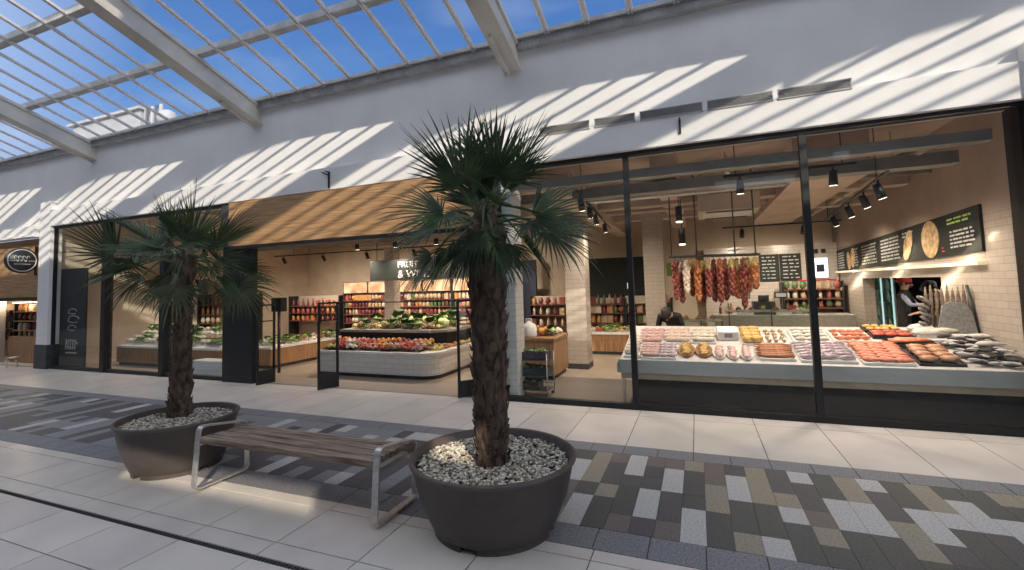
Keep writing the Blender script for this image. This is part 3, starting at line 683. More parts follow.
ORD = ['first', 'second', 'third', 'fourth', 'fifth', 'sixth', 'seventh', 'eighth', 'ninth', 'tenth', 'eleventh', 'twelfth', 'thirteenth', 'fourteenth', 'fifteenth', 'sixteenth', 'seventeenth', 'eighteenth', 'nineteenth', 'twentieth']
def rowname(j, n): return '' if n == 1 else (['front row', 'back row'] if n == 2 else ['front row', 'middle row', 'back row'] if n == 3 else [ORD[k]+' row' for k in range(n)])[j]
def colname(i, n):
    if n == 1: return ''
    if n == 2: return ['left one', 'right one'][i]
    if n == 3: return ['left one', 'middle one', 'right one'][i]
    return 'leftmost' if i == 0 else 'rightmost' if i == n-1 else ORD[i]+' from left'
def place(j, ny, i, nx): return ''.join(', '+q for q in (rowname(j, ny), colname(i, nx)) if q)
# ---- counters
def counter(name, x0, x1, y0, y1, h, mats_, label, top='whiteplastic', r=0.0, kick=.07):
    t = empty(name, ((x0+x1)/2, (y0+y1)/2, 0), label=label, cat='counter')
    def poly(i):
        a, b_, c, d = x0+i, x1-i, y0+i, y1-i
        if r <= 0: return [(a, c), (b_, c), (b_, d), (a, d)]
        return [(a, c)]+[(b_-r+r*sin(k*pi/12), c+r-r*cos(k*pi/12)) for k in range(7)]+[(b_, d), (a, d)]
    b = MB(); b.prism(poly(.04), 0, kick+.01); b.build('plinth', 'dkgrey', t, world=True)
    b = MB(); b.prism(poly(.0), kick, h-.05); b.build('cabinet_body', mats_, t, world=True)
    b = MB(); b.prism(poly(-.015), h-.05, h); b.build('worktop', top, t, world=True, bevel=.004)
    return t
dc_ = 0
cw_ = counter('tiled_island_counter', -6.9, -4.30, 7.12, 8.9, .47, 'whitetile', 'white tiled island with a rounded corner, piled with produce, inside the entrance', 'whiteplastic', .30)
b = MB(); b.prism([(-6.85, 7.75), (-4.75, 7.75), (-4.5, 7.95), (-4.42, 8.25), (-4.42, 8.85), (-6.85, 8.85)], .47, .76); b.build('raised_shelf', 'black', cw_, world=True)
b = MB(); vs = [(-6.85, 7.16, .47), (-4.62, 7.16, .47), (-4.7, 7.75, .47), (-6.85, 7.75, .47), (-6.85, 7.74, .62), (-4.75, 7.74, .62)]; b.add(vs, [(0, 1, 5, 4), (0, 4, 3), (1, 2, 5), (3, 4, 5, 2), (0, 3, 2, 1)]); b.build('display_bed', 'black', cw_, world=True)
b = MB(); b.prism([(-6.88, 7.72), (-4.73, 7.72), (-4.47, 7.93), (-4.39, 8.25), (-4.39, 8.88), (-6.88, 8.88)], .76, .81); b.build('shelf_top', 'steel', cw_, world=True)
counter('salad_counter', -9.35, -8.38, 7.35, 9.6, .46, 'woodcab', 'timber-fronted salad counter running back on the left of the entrance', 'whiteplastic')
dc_ = counter('deli_counter', -12.9, -9.42, 6.95, 7.75, .46, 'woodcab', 'long timber-fronted deli counter behind the left windows', 'whiteplastic')
b = MB(); b.add([(-12.85, 6.98, .46), (-9.45, 6.98, .46), (-9.45, 7.73, .46), (-12.85, 7.73, .46), (-12.85, 7.73, .80), (-9.45, 7.73, .80)], [(0, 1, 5, 4), (0, 4, 3), (1, 2, 5), (3, 4, 5, 2), (0, 3, 2, 1)]); b.build('ice_display', 'ice', dc_, world=True)
counter('timber_counter', -3.75, -2.30, 7.70, 8.62, .70, 'woodcab', 'oak boarded counter stacked with squashes in front of the tiled pillar', 'woodcab')
counter('vegetable_counter', -2.75, -.95, 10.72, 11.6, .50, 'woodcab', 'low timber vegetable counter behind the tiled pillar, in front of the dark wall', 'whiteplastic')
counter('rear_counter', .35, 3.05, 11.9, 12.6, .80, 'steel', 'steel preparation counter under the chalkboards at the rear', 'steel')

# ---- fish counter
fc = empty('fish_counter', (1.15, 7.1, 0), label='long sloping ice-topped fish counter with a pale blue-grey front edge behind the right-hand glass', cat='counter')
SL = .20
def fz(y): return .585+SL*(y-6.40)
b = MB(); b.add([(-1.0, 6.40, .545), (3.2, 6.40, .545), (3.2, 7.95, fz(7.95)-.04), (-1.0, 7.95, fz(7.95)-.04), (-1.0, 6.40, .585), (3.2, 6.40, .585), (3.2, 7.95, fz(7.95)), (-1.0, 7.95, fz(7.95))],
                [(0, 1, 2, 3), (4, 5, 6, 7), (0, 1, 5, 4), (1, 2, 6, 5), (2, 3, 7, 6), (3, 0, 4, 7)]); b.build('ice_bed', 'ice', fc, world=True)
b = MB(); b.box(-1.02, 3.2, 6.365, 6.40, .42, .595); b.box(-1.04, -1.0, 6.365, 7.95, .42, .56); b.build('front_edge', 'slab', fc, world=True, bevel=.005)
b = MB(); b.box(-.99, 3.2, 6.385, 6.42, .345, .42); b.build('trim_strip', 'tan', fc, world=True)
b = MB(); b.box(-.80, 3.2, 6.43, 7.95, .0, .35); b.build('base_panel', 'kick', fc, world=True)
b = MB(); b.box(-1.0, 3.2, 7.93, 7.97, .35, fz(7.95)); b.build('back_panel', 'steel', fc, world=True)
for y in (6.43, 7.85):
    b = MB(); b.box(-.99, -.95, y, y+.04, 0, .42); b.build('leg', 'steel', fc, world=True)

ROTX = atan2(SL, 1)
def on_ice(name, x, y, rz_, label, cat, group, lift=.0):
    o = empty(name, (x, y, fz(y)+.004+lift), label=label, cat=cat, group=group); o.rotation_euler = (ROTX, 0, rz_); return o
cm_ = {}
def cmat(key, c, rough=.45, c2=None, scale=25, var=.2, bump=.2):
    if key not in cm_: cm_[key] = mat(key, c, rough, c2=c2, var=var, scale=scale, bump=bump)
    return cm_[key]
SAL = cmat('salmon_flesh', (.66, .16, .08), .35, (.78, .30, .18)); PNK = cmat('pink_flesh', (.62, .33, .32), .4, (.75, .55, .50))
CRM = cmat('cream_flesh', (.72, .62, .50), .4, (.80, .74, .64)); YEL = cmat('golden_crumb', (.62, .36, .08), .5, (.72, .50, .18))
SAU = cmat('orange_brown_sausage', (.40, .13, .05), .4, (.52, .22, .09)); SQD = cmat('mauve_squid', (.48, .34, .40), .35, (.66, .58, .60))
SLV = cmat('silver_fish_skin', (.18, .18, .20), .3, (.62, .58, .58), 9, .3); DFH = cmat('dark_fish_skin', (.04, .04, .05), .3, (.30, .28, .30), 10)
GRN = cmat('green_garnish', (.10, .22, .05), .6, (.20, .30, .08)); WFH = cmat('white_fish', (.66, .60, .52), .35, (.76, .72, .66)); HAM = cmat('cured_red_meat', (.10, .015, .012), .4, (.26, .06, .04), 30)
HAM2 = cmat('orange_red_cured_meat', (.26, .06, .02), .45, (.42, .16, .05)); YLP = cmat('yellow_cured_fat', (.46, .33, .07), .5, (.52, .42, .20)); FAT = cmat('pale_cured_meat', (.60, .42, .34), .5, (.70, .60, .50))

def tray(x, y, w_, d_, label, m_='whiteplastic', rz_=0, group='trays on the fish counter'):
    w_ *= .98; d_ *= 1.02
    t = on_ice('display_tray', x, y, rz_, label, 'tray', group)
    b = MB(); b.box(-w_/2, w_/2, -d_/2, d_/2, 0, .012)
    for s in (-1, 1):
        b.bar((s*w_/2, -d_/2, .012), (s*w_/2, d_/2, .012), .012, .034); b.bar((-w_/2, s*d_/2, .012), (w_/2, s*d_/2, .012), .012, .034)
    o = b.build('tray_pan', m_, t); return t
def fillet_mesh(name, m_, l=.12, w_=.05, h=.022, seed=0):
    b = MB(); b.ball((0, 0, h), (l/2, w_/2, h), 12, 6, 0, .35, seed); 
    for i in range(len(b.v)):
        x, y, z = b.v[i]; b.v[i] = (x, y*(1-.45*max(0, x/(l/2))), max(z, .001))
    return b.build(name, m_)
def fish_mesh(name, m_, l=.26, seed=0):
    b = MB(); n = 9; prof = [(.0, .012), (.1, .035), (.25, .048), (.45, .046), (.65, .032), (.82, .016), (.9, .010)]
    ring = []
    for u, r in prof: ring.append([( -l/2+u*l, r*cos(2*pi*k/n)*l/.26, .03+r*.62*sin(2*pi*k/n)*l/.26) for k in range(n)])
    b.add([v for R in ring for v in R], [(i*n+k, i*n+(k+1) % n, (i+1)*n+(k+1) % n, (i+1)*n+k) for i in range(len(ring)-1) for k in range(n)]+[tuple(range(n))], 0, smooth=True)
    e_ = l/2-l*.1
    b.add([(e_, 0, .035), (l/2, .05, .032), (l/2-.02, 0, .035), (l/2, -.05, .032), (e_, 0, .028), (l/2, .05, .026), (l/2-.02, 0, .028), (l/2, -.05, .026)], [(0, 1, 2), (0, 2, 3), (4, 6, 5), (4, 7, 6), (0, 4, 5, 1), (3, 7, 4, 0), (1, 5, 6, 2), (2, 6, 7, 3)])
    return b.build(name, m_)
rf = random.Random(31)
def spread(proto, tr, w_, d_, nx, ny, label, cat, group, jit=.012, rot=0.0, z=.016, rj=.25):
    for j in range(ny):
        for i in range(nx):
            o = proto if (i == 0 and j == 0) else proto.copy()
            if o is not proto: COL.objects.link(o)
            lx = (-.5+(i+.5)/nx)*w_*.9+rf.uniform(-jit, jit); ly = (-.5+(j+.5)/ny)*d_*.9+rf.uniform(-jit, jit)
            mw = root_matrix(tr) @ Matrix.Translation((lx, ly, z+j*.004))
            o.location = mw.translation; o.rotation_euler = (ROTX, 0, rot+rf.uniform(-rj, rj)); tag(o, label+place(j, ny, i, nx), cat, group)
def food(x, y, w_, d_, nx, ny, kind, m_, tl, fl_, name, cat, tm='whiteplastic', rz_=0, rot=0, ps=(.12, .05, .022), rj=.25):
    t = tray(x, y, w_, d_, tl, tm, rz_)
    ps = tuple(q*1.22 for q in ps)
    p = fish_mesh(name, m_, ps[0]) if kind == 'fish' else fillet_mesh(name, m_, *ps, seed=nx*7+ny)
    spread(p, t, w_, d_, nx, ny, fl_, cat, fl_+' group', .01, rot+rz_, rj=rj)
food(-.66, 7.32, .34, .62, 3, 4, 'f', PNK, 'white tray of pink fillets at the back left corner of the fish counter', 'pink fillet on the back left corner tray', 'fish_fillet', 'fish fillet', ps=(.13, .09, .025))
food(-.30, 7.35, .33, .62, 3, 4, 'f', cmat('pale_pink_flesh', (.70, .48, .42), .4, (.76, .66, .56)), 'white tray of pale pink cutlets, second along the back of the fish counter', 'pale pink cutlet, second tray along the back', 'fish_cutlet', 'fish fillet', ps=(.13, .09, .025))
food(.05, 7.38, .30, .60, 3, 4, 'f', CRM, 'white tray of cream fillets left of the wrapped paper parcel on the fish counter', 'cream fillet left of the wrapped paper parcel on the fish counter', 'fish_fillet', 'fish fillet', ps=(.12, .08, .022))
food(-.86, 6.88, .20, .80, 2, 6, 'f', CRM, 'white tray of pale shellfish at the front left corner of the fish counter', 'pale shellfish at the front left corner of the fish counter', 'shellfish', 'shellfish', ps=(.09, .07, .03), rj=1.5)
food(-.62, 6.70, .22, .52, 2, 5, 'f', PNK, 'tray of pink meat slices at the front left of the fish counter', 'pink slice on the front tray next to the shellfish', 'fish_slice', 'fish fillet', ps=(.14, .07, .02))
food(-.40, 6.70, .20, .52, 2, 5, 'f', SQD, 'tray of mauve slices left of the two golden oval platters', 'mauve slice left of the golden oval platters', 'fish_slice', 'fish fillet', ps=(.11, .07, .02))
def platter(x, y, rx, ry, label, m_='woodcab'):
    t = on_ice('oval_platter', x, y, 0, label, 'platter', 'oval platters on the fish counter'); b = MB()
    n = 22; prof = [(.0, .004), (.8, .006), (1.0, .03), (1.03, .03), (.9, .0), (0, 0)]
    b.add([(r*rx*cos(2*pi*k/n), r*ry*sin(2*pi*k/n), z) for r, z in prof for k in range(n)], [(i*n+k, i*n+(k+1) % n, (i+1)*n+(k+1) % n, (i+1)*n+k) for i in range(5) for k in range(n)], 0, smooth=True)
    b.build('platter_dish', m_, t); return t
for x, lb, m_, q in ((-.175, 'left of the pair', YEL, 'left'), (.04, 'right of the pair', YEL, 'right')):
    t = platter(x, 6.76, .105, .24, 'oval wooden platter heaped with golden breaded pieces, '+lb)
    spread(fillet_mesh('breaded_fillet', m_, .12, .045, .02, 3), t, .14, .40, 1, 8, 'golden breaded piece on the %s oval platter' % q, 'breaded fish', 'golden pieces on the %s platter' % q, .015, .3)
for x, q in ((.22, 'left'), (.38, 'middle'), (.53, 'right')):
    t = platter(x, 6.70, .078, .23, 'shallow white oval dish of pink discs, %s of the three' % q, 'whiteplastic')
    spread(fillet_mesh('fish_disc', PNK, .10, .09, .018, 5), t, .10, .36, 1, 6, 'pink disc on the %s white oval dish' % q, 'fish disc', 'pink discs on the %s oval dish' % q, .012)
t = on_ice('wrapped_parcel', .36, 7.38, .05, 'white printed paper parcel standing tall among the trays', 'parcel', None)
b = MB(); b.box(-.13, .13, -.14, .14, 0, .13); b.build('box', 'paper', t, bevel=.012); b = MB(); b.box(-.05, .05, -.144, -.139, .045, .105); b.build('label_print', cmat('mauve_print', (.25, .22, .30)), t)
food(.65, 7.34, .25, .58, 2, 4, 'f', YEL, 'tray of golden battered pieces right of the paper parcel', 'golden battered piece right of the paper parcel', 'battered_fillet', 'breaded fish', ps=(.13, .09, .04))
food(.86, 6.74, .38, .46, 1, 7, 'f', SAU, 'white tray of long orange-brown sausages at the front', 'long orange-brown sausage on the front white tray', 'sausage', 'sausage', ps=(.36, .045, .02), rj=.05)
food(.95, 7.36, .30, .56, 3, 4, 'f', cmat('mixed_morsel', (.45, .25, .10), .5, (.62, .56, .44)), 'white tray of small mixed morsels behind the sausages', 'small mixed morsel behind the sausages', 'fish_morsel', 'fish morsel', ps=(.07, .05, .02), rj=2)
food(1.36, 7.42, .42, .54, 3, 4, 'f', WFH, 'white tray of white fish pieces behind the black mullion', 'white fish piece on the tray behind the black mullion', 'fish_fillet', 'fish fillet', ps=(.12, .06, .025))
food(1.38, 6.78, .56, .58, 4, 6, 'f', SQD, 'wide white tray of mauve and white squid beside the black mullion', 'mauve squid on the wide tray beside the black mullion', 'squid', 'squid', ps=(.16, .05, .025), rj=.6)
food(1.82, 7.46, .42, .44, 4, 3, 'f', SAL, 'white tray with a heap of orange prawns at the back', 'orange prawn heaped on the back white tray', 'prawn', 'prawn', ps=(.10, .04, .02), rj=1.5)
food(1.94, 6.80, .48, .66, 3, 7, 'f', SAL, 'large white tray of overlapping orange salmon slices', 'orange salmon slice on the large white tray', 'salmon_slice', 'salmon', ps=(.17, .08, .022), rot=-.5)
food(2.26, 7.78, .40, .20, 4, 2, 'f', YEL, 'dark tray of golden patties at the back of the fish counter', 'golden patty on the dark tray at the back', 'fish_patty', 'fish patty', 'black', ps=(.08, .07, .02))
food(2.29, 7.52, .44, .22, 3, 2, 'f', cmat('red_tuna', (.50, .07, .05), .35, (.60, .16, .10)), 'dark tray of deep red tuna steaks behind the salmon side', 'deep red tuna steak on the dark tray', 'tuna_steak', 'tuna steak', 'black', ps=(.14, .08, .022))
food(2.38, 7.22, .50, .20, 1, 1, 'f', SAL, 'dark tray with one whole orange salmon side', 'single whole orange salmon side on a dark tray', 'salmon_fillet', 'salmon', 'black', ps=(.38, .13, .028), rj=0)
food(2.42, 6.76, .40, .52, 2, 4, 'f', cmat('pink_orange_salmon', (.60, .22, .13), .35, (.50, .34, .20)), 'black tray of seasoned salmon portions at the front', 'seasoned salmon portion on the black front tray', 'salmon_portion', 'salmon', 'black', ps=(.15, .10, .03), rot=-.4, rj=.1)
food(2.78, 7.66, .44, .36, 1, 2, 'fish', WFH, 'white tray holding large pale whole fish at the back right', 'large pale whole fish on the back right white tray', 'whole_fish', 'fish', ps=(.42,), rj=.15)
# silver fish heap
p1 = fish_mesh('silver_fish', cmat('bright_silver_skin', (.50, .47, .48), .3, (.85, .80, .80), 9, .3), .15); p2 = fish_mesh('dark_fish', cmat('black_fish_skin', (.006, .006, .008), .6, (.025, .025, .03), 10), .17)
for i in range(96):
    u = rf.random(); v = rf.random(); y = 6.48+.92*v; x = 2.70+.48*u; lay = 1 if i > 55 else 0
    src = p1 if i % 2 else p2; first = i < 2
    o = src if first else src.copy()
    if not first: COL.objects.link(o)
    o.location = (min(x, 3.12), y, fz(y)+.008+lay*.028); o.rotation_euler = (ROTX+rf.uniform(-.15, .15), rf.uniform(-.15, .15), rf.uniform(-1.1, .4))
    if i % 2: tag(o, 'small silver fish in the black and silver heap at the front right', 'fish', 'silver fish in the heap')
    else: tag(o, 'small black fish in the black and silver heap at the front right', 'fish', 'black fish in the heap')
p = None
for i, (x, y, rzz, dz) in enumerate([(2.98, 7.44, .3, .01), (3.05, 7.34, 2.6, .045), (3.05, 6.98, .1, .07), (2.90, 7.56, .1, .05)]):
    if i == 0: p = fish_mesh('pale_fish', WFH, .30); o = p
    else: o = p.copy(); COL.objects.link(o)
    o.location = (x, y, fz(y)+dz); o.rotation_euler = (ROTX, 0, rzz); tag(o, 'large pale fish at the counter\'s right end, '+['beneath the others', 'crossing over another', 'nearest the glass', 'beside the grey board'][i], 'fish', 'pale fish at the right end')
# tall display at the right end
t = empty('slate_display_board', (2.98, 7.55, fz(7.55)+.02), label='rounded grey board leaning upright against the tiled wall above the fish', cat='board')
b = MB(); pts = [(-.20, 0), (.20, 0), (.17, .30), (.11, .40), (-.04, .42), (-.12, .36)]
b.prism(pts, -.015, .015); b.xf(T((.0, .0, .0)) @ Matrix.Rotation(pi/2-.15, 4, 'X')); b.build('board', cmat('grey_slate', (.24, .25, .25), .6), t, bevel=.006)
b = MB(); b.tube([(.22, .06, 0), (.19, .16, .62)], .02, 8); b.build('support_pole', 'dkgrey', t)
for i in range(9):
    x = 2.74+.055*i; o = MB(); z0 = fz(7.68)
    o.tube([(0, 0, 0), (.01, .03, .45), (.012, .035, .60+.03*sin(i*2.1))], [.022, .024, .006], 8); 
    q = o.build('wooden_stake', cmat('grey_brown_stake', (.16, .11, .08), .8, (.30, .23, .17))); q.location = (x, 7.68, z0); tag(q, 'knobbly upright wooden stake behind the grey leaning board, '+colname(i, 9), 'stake', 'upright stakes at the right wall')
p = None
for i in range(7):
    if i == 0: p = fish_mesh('striped_fish', SLV, .24); o = p
    else: o = p.copy(); COL.objects.link(o)
    o.location = (2.72+.02*(i % 3), 7.72, fz(7.7)+.08+.055*i); o.rotation_euler = (.5, .3+.2*(i % 2), .6); tag(o, 'striped silver fish stacked before the wooden stakes, '+['bottom', 'second up', 'third up', 'fourth up', 'fifth up', 'sixth up', 'topmost'][i]+' one', 'fish', 'striped fish stacked by the stakes')

# ---- hanging meats on their rail
rl_ = empty('hanging_rail', (.28, 8.5, 2.0), label='dark double rail hung from the ceiling above the fish counter', cat='rail')
for y in (8.42, 8.58):
    b = MB(); b.tube([(-.42, y, 2.03), (.96, y, 2.0)], .018, 8); b.build('rail_bar', 'dkgrey', rl_, world=True)
for x in (-.38, .02, .60, .90):
    b = MB(); b.tube([(x, 8.5, 2.02), (x, 8.5, 3.6)], .012, 6); b.box(x-.012, x+.012, 8.40, 8.6, 2.015, 2.035); b.build('hanger', 'dkgrey', rl_, world=True)
HN = [(HAM, None, 'deep red cured sausage bunch at the left end of the rail'), (HAM, FAT, 'deep red sausage bunch with a pale tied top, second from the left of the rail'), (FAT, FAT, 'cream-coloured hanging piece, the only pale one on the rail'),
      (HAM2, YLP, 'orange hanging bunch just right of the pale piece'), (HAM2, HAM2, 'broad orange bunch left of the yellow-topped ones'), (HAM, YLP, 'dark red bunch with a yellow top hanging left of the middle'), (HAM, YLP, 'long dark red bunch with a bright yellow top at the middle of the rail'),
      (HAM, HAM, 'plain dark red bunch just right of the middle of the rail'), (HAM, HAM2, 'dark red bunch with an orange top right of the middle'), (HAM, HAM2, 'slim dark red bunch with an orange top, sixth from the right'), (HAM, YLP, 'dark red bunch with a pale yellow top, fifth from the right'),
      (HAM2, YLP, 'orange bunch under green stalks, fourth from the right'), (HAM, HAM, 'longest dark red bunch near the right of the rail'), (HAM2, YLP, 'short yellow-topped orange bunch, second from the right'), (HAM2, YLP, 'yellow-topped bunch at the right end of the rail')]
for i, (m_, tm, lb) in enumerate(HN):
    x = -.33+i*1.2/14; ln = .60+.06*sin(i*1.7)+(.08 if i in (7, 12) else 0)-(.10 if i in (2, 13, 14) else 0)
    t = empty('sausage_bunch', (x, 8.42+.16*(i % 2), 2.0), label=lb, cat='hanging sausage', group='bunches hanging from the rail')
    b = MB(); b.tube([(0, 0, .02), (0, 0, -.10)], .004, 5); b.build('string', 'barkl', t)
    b = MB(); n = 24; zt = -.08-(ln*.22 if tm else 0)
    for k in range(n):
        u = (k+.5)/n; z = zt-u*(ln+.08+zt); a = k*2.4; r = .040*(1-.5*u)
        b.ball((r*cos(a), r*sin(a), z), (.033, .033, .05), 7, 5, 0, .3, k)
    b.build('meat', m_, t)
    if tm:
        b = MB()
        for k in range(12): u = (k+.5)/12; a = k*2.4; r = .012+.02*u; b.ball((r*cos(a), r*sin(a), -.07-u*ln*.26), (.028, .028, .042), 7, 5, 0, .3, k+40)
        b.build('top_knot', tm, t)
t = MB()
for k in range(9): a = k*.7; t.tube([(0, 0, 0), (.05*cos(a), .03*sin(a), .05), (.11*cos(a), .05*sin(a), .04+.02*sin(k))], [.006, .005, .001], 5)
o = t.build('green_stalks', GRN); o.location = (.60, 8.5, 2.05); tag(o, 'sprig of thin green stalks on top of the meat rail', 'herbs')

# ---- menu boards on the right wall
mb_ = empty('menu_board', (RWX-.03, 10.5, 2.05), label='long dark menu board with chalk lettering and pictures of loaves high on the right-hand wall', cat='menu board')
def bz(y, u): return (2.43-(y-7.31)*.031)*u+(1.86-(y-7.31)*.023)*(1-u)
b = MB()
ysb = [7.31, 8.55, 9.65, 10.75, 11.85, 12.85, 13.55]
for a, c in zip(ysb[:-1], ysb[1:]):
    b = MB(); b.add([(x, y, z) for x in (RWX-.035, RWX-.002) for (y, z) in ((a+.008, bz(a, 0)), (c-.008, bz(c, 0)), (c-.008, bz(c, 1)), (a+.008, bz(a, 1)))], [(0, 1, 2, 3), (7, 6, 5, 4), (0, 4, 5, 1), (1, 5, 6, 2), (2, 6, 7, 3), (3, 7, 4, 0)])
    b.build('panel', 'greenblack', mb_, world=True)
def wally(y, u): return (RWX-.037, y, bz(y, u))
def scribble(y0, y1, u0, u1, rows, m_, seed, parent=mb_, name='chalk_lines'):
    rr = random.Random(seed); b = MB()
    for i in range(rows):
        u = u1-(u1-u0)*(i+.5)/rows; y = y1
        while y > y0+.05:
            w_ = rr.uniform(.04, .14); e2 = max(y-w_, y0); 
            b.bar(wally(y, u), wally(e2, u), .004, (u1-u0)/rows*.26); y = e2-rr.uniform(.015, .05)
    b.build(name, m_, parent, world=True)
scribble(7.45, 8.05, .15, .60, 5, 'chalk', 1); scribble(7.5, 8.1, .72, .90, 2, 'chalkg', 2); scribble(8.2, 8.3, .10, .26, 2, 'chalkr', 3)
scribble(9.75, 10.6, .12, .88, 7, 'chalk', 4); scribble(10.85, 11.7, .12, .88, 7, 'chalk', 5); scribble(11.95, 12.2, .12, .88, 7, 'chalk', 6); scribble(12.95, 13.45, .12, .88, 7, 'chalk', 7); scribble(9.2, 9.6, .70, .9, 2, 'chalk', 8)
def loaf(y, u, ly, lz, rot, nm='loaf_picture'):
    b = MB(); n = 20; c = Vector(wally(y, u)); vs = []
    for x in (RWX-.044, RWX-.036):
        for k in range(n):
            a = 2*pi*k/n; p, q = ly*cos(a), lz*sin(a); vs.append((x, c.y+p*cos(rot)-q*sin(rot), c.z+p*sin(rot)+q*cos(rot)))
    b.add(vs, [tuple(range(n)), tuple(range(n, 2*n))[::-1]]+[(k, (k+1) % n, n+(k+1) % n, n+k) for k in range(n)])
    for s_ in (-.4, 0, .4): b.bar((RWX-.046, c.y+s_*ly*cos(rot)-.0, c.z+s_*ly*sin(rot)-lz*.4), (RWX-.046, c.y+s_*ly*cos(rot)+.02, c.z+s_*ly*sin(rot)+lz*.4), .004, .012)
    b.build(nm, 'bread', mb_, world=True)
loaf(8.62, .50, .27, .27, .1); loaf(9.4, .48, .14, .27, .6); loaf(12.3, .5, .13, .22, .2); loaf(12.6, .42, .12, .20, -.2)
t = MB(); t.box(RWX-.10, RWX, 7.3, 13.5, 1.70, 1.74, 0); tag(t.build('lit_ledge', 'ledstrip'), 'glowing warm light ledge under the long menu board', 'light ledge')
for y in (8.2, 10.2, 12.2):
    ld = bpy.data.lights.new('ledge_light', 'AREA'); lo = bpy.data.objects.new('ledge_light', ld); COL.objects.link(lo)
    ld.shape = 'RECTANGLE'; ld.size = 1.9; ld.size_y = .06; ld.energy = 5; ld.color = (1, .8, .55); lo.location = (RWX-.12, y, 1.685); lo.rotation_euler = (0, D(25), pi/2) 
# ---- chalkboards on the rear wall
def chalkboard(x0, x1, z0, z1, y, label, seed, frame='black'):
    t = empty('chalkboard', ((x0+x1)/2, y, z0), label=label, cat='chalkboard', group='chalkboards on the rear wall')
    b = MB(); b.box(x0, x1, y-.03, y, z0, z1); b.build('board', 'greenblack', t, world=True)
    rr = random.Random(seed); b = MB(); rows = 7
    for i in range(rows):
        z = z1-(z1-z0)*(i+.8)/(rows+.6); x = x0+.06
        while x < x1-.1:
            w_ = rr.uniform(.04, .12); b.box(x, min(x+w_, x1-.05), y-.034, y-.03, z-.012, z+.012); x += w_+rr.uniform(.02, .06)
    b.build('chalk_writing', 'chalk', t, world=True)
chalkboard(1.50, 1.94, 1.55, 2.22, 13.54, 'left of the two menu chalkboards on the rear tiled wall', 21)
chalkboard(1.96, 2.42, 1.55, 2.22, 13.54, 'right of the two menu chalkboards on the rear tiled wall', 22)
t = empty('lit_notice', (2.82, 13.6, 1.55), label='small glowing white notice in the rear right corner', cat='notice')
b = MB(); b.box(2.66, 2.98, 13.5, 13.55, 1.60, 2.08); b.build('panel', 'litscreen', t, world=True)
b = MB(); b.box(2.74, 2.90, 13.49, 13.50, 1.74, 1.92); b.build('print', 'navycloth', t, world=True)
for i, x in enumerate((2.70, 2.86)):
    b = MB(); b.box(x, x+.08, 13.45, 13.55, 2.20, 2.30); tag(b.build('wall_speaker', 'black', bevel=.006), ['left', 'right'][i]+' of two tiny black boxes above the glowing notice', 'speaker')
# ---- shop sign
M['tilegrey'] = mat('soft_white_lettering', (.46, .46, .44), .7)
t = empty('hanging_sign', (-5.5, 8.6, 1.80), label='black hanging sign with white block lettering over the tiled island', cat='sign')
b = MB(); b.box(-6.78, -4.3, 8.58, 8.63, 1.80, 2.25); b.build('board', 'greenblack', t, world=True)
text('lettering', 'FRUIT', .20, T((-5.95+.17, 8.575, 2.13)) @ FACE_S, 'tilegrey').parent = None
bpy.context.view_layer.update()
lt = [o for o in COL.objects if o.name == 'lettering'][0]; lt.parent = t; lt.matrix_parent_inverse = T(t.location).inverted()
l2 = text('lettering', '& WINE', .24, T((-5.62, 8.575, 1.92)) @ FACE_S, 'tilegrey'); l2.parent = t; l2.matrix_parent_inverse = T(t.location).inverted()
for x in (-6.6, -4.5):
    b = MB(); b.tube([(x, 8.6, 2.25), (x, 8.6, 3.6)], .008, 6); b.build('hanger', 'black', t, world=True)
# ---- produce -------------------------------------------------------
rp = random.Random(77)
def veg(key, c, c2): return cmat(key, c, .5, c2, 18)
V = dict(red=veg('red_produce', (.42, .04, .025), (.58, .12, .05)), orange=veg('orange_produce', (.60, .22, .03), (.68, .34, .08)), yel=veg('yellow_produce', (.60, .46, .08), (.70, .60, .25)),
         grn=veg('green_produce', (.09, .20, .03), (.24, .36, .08)), dgr=veg('dark_leaf_produce', (.02, .055, .015), (.06, .12, .03)), lim=veg('pale_green_produce', (.42, .52, .18), (.62, .66, .36)),
         pur=veg('purple_produce', (.12, .03, .07), (.24, .08, .14)), pnk=veg('pink_produce', (.50, .20, .20), (.64, .40, .36)), wht=veg('white_produce', (.64, .60, .50), (.72, .70, .62)), brn=veg('brown_produce', (.25, .13, .06), (.38, .24, .13)))
def round_veg(r, m_, lump=.2, leaf=None, seed=0, flat=.85):
    b = MB(); b.ball((0, 0, r*flat), (r, r, r*flat), 12, 8, 0, lump, seed); 
    b.tube([(0, 0, r*flat*1.9), (.0, .01, r*flat*2.15)], [r*.1, r*.06], 6, 1)
    return b, [m_, V['dgr'] if leaf is None else leaf]
def leafy(r, m_, seed=0):
    b = MB(); rr = random.Random(seed); b.ball((0, 0, r*.6), (r*.6, r*.6, r*.6), 10, 6, 1, .2, seed)
    for k in range(22):
        a = k*2.399; e_ = rr.uniform(.1, 1.3); d = Vector((cos(a)*cos(e_), sin(a)*cos(e_), sin(e_))); s_ = Vector((-sin(a), cos(a), 0)); c = Vector((0, 0, r*.35))
        p1 = c+d*r*.5; p2 = c+d*r*1.0; n_ = d.cross(s_)
        b.add([p1-s_*r*.12, p1+s_*r*.12, p2+s_*r*.34+n_*r*.1, p2-s_*r*.34+n_*r*.1, p2+d*r*.18], [(0, 1, 2, 3), (3, 2, 4)], 0)
    return b, [m_, V['lim']]
def longv(r, l, m_, seed=0):
    b = MB(); b.tube([(-l/2, 0, r), (-l/4, .01, r*1.1), (l/4, .01, r*1.1), (l/2, 0, r)], [r*.5, r, r*.9, r*.35], 9, 0); b.ball((-l/2, 0, r), r*.5, 6, 4, 1)
    return b, [m_, V['grn']]
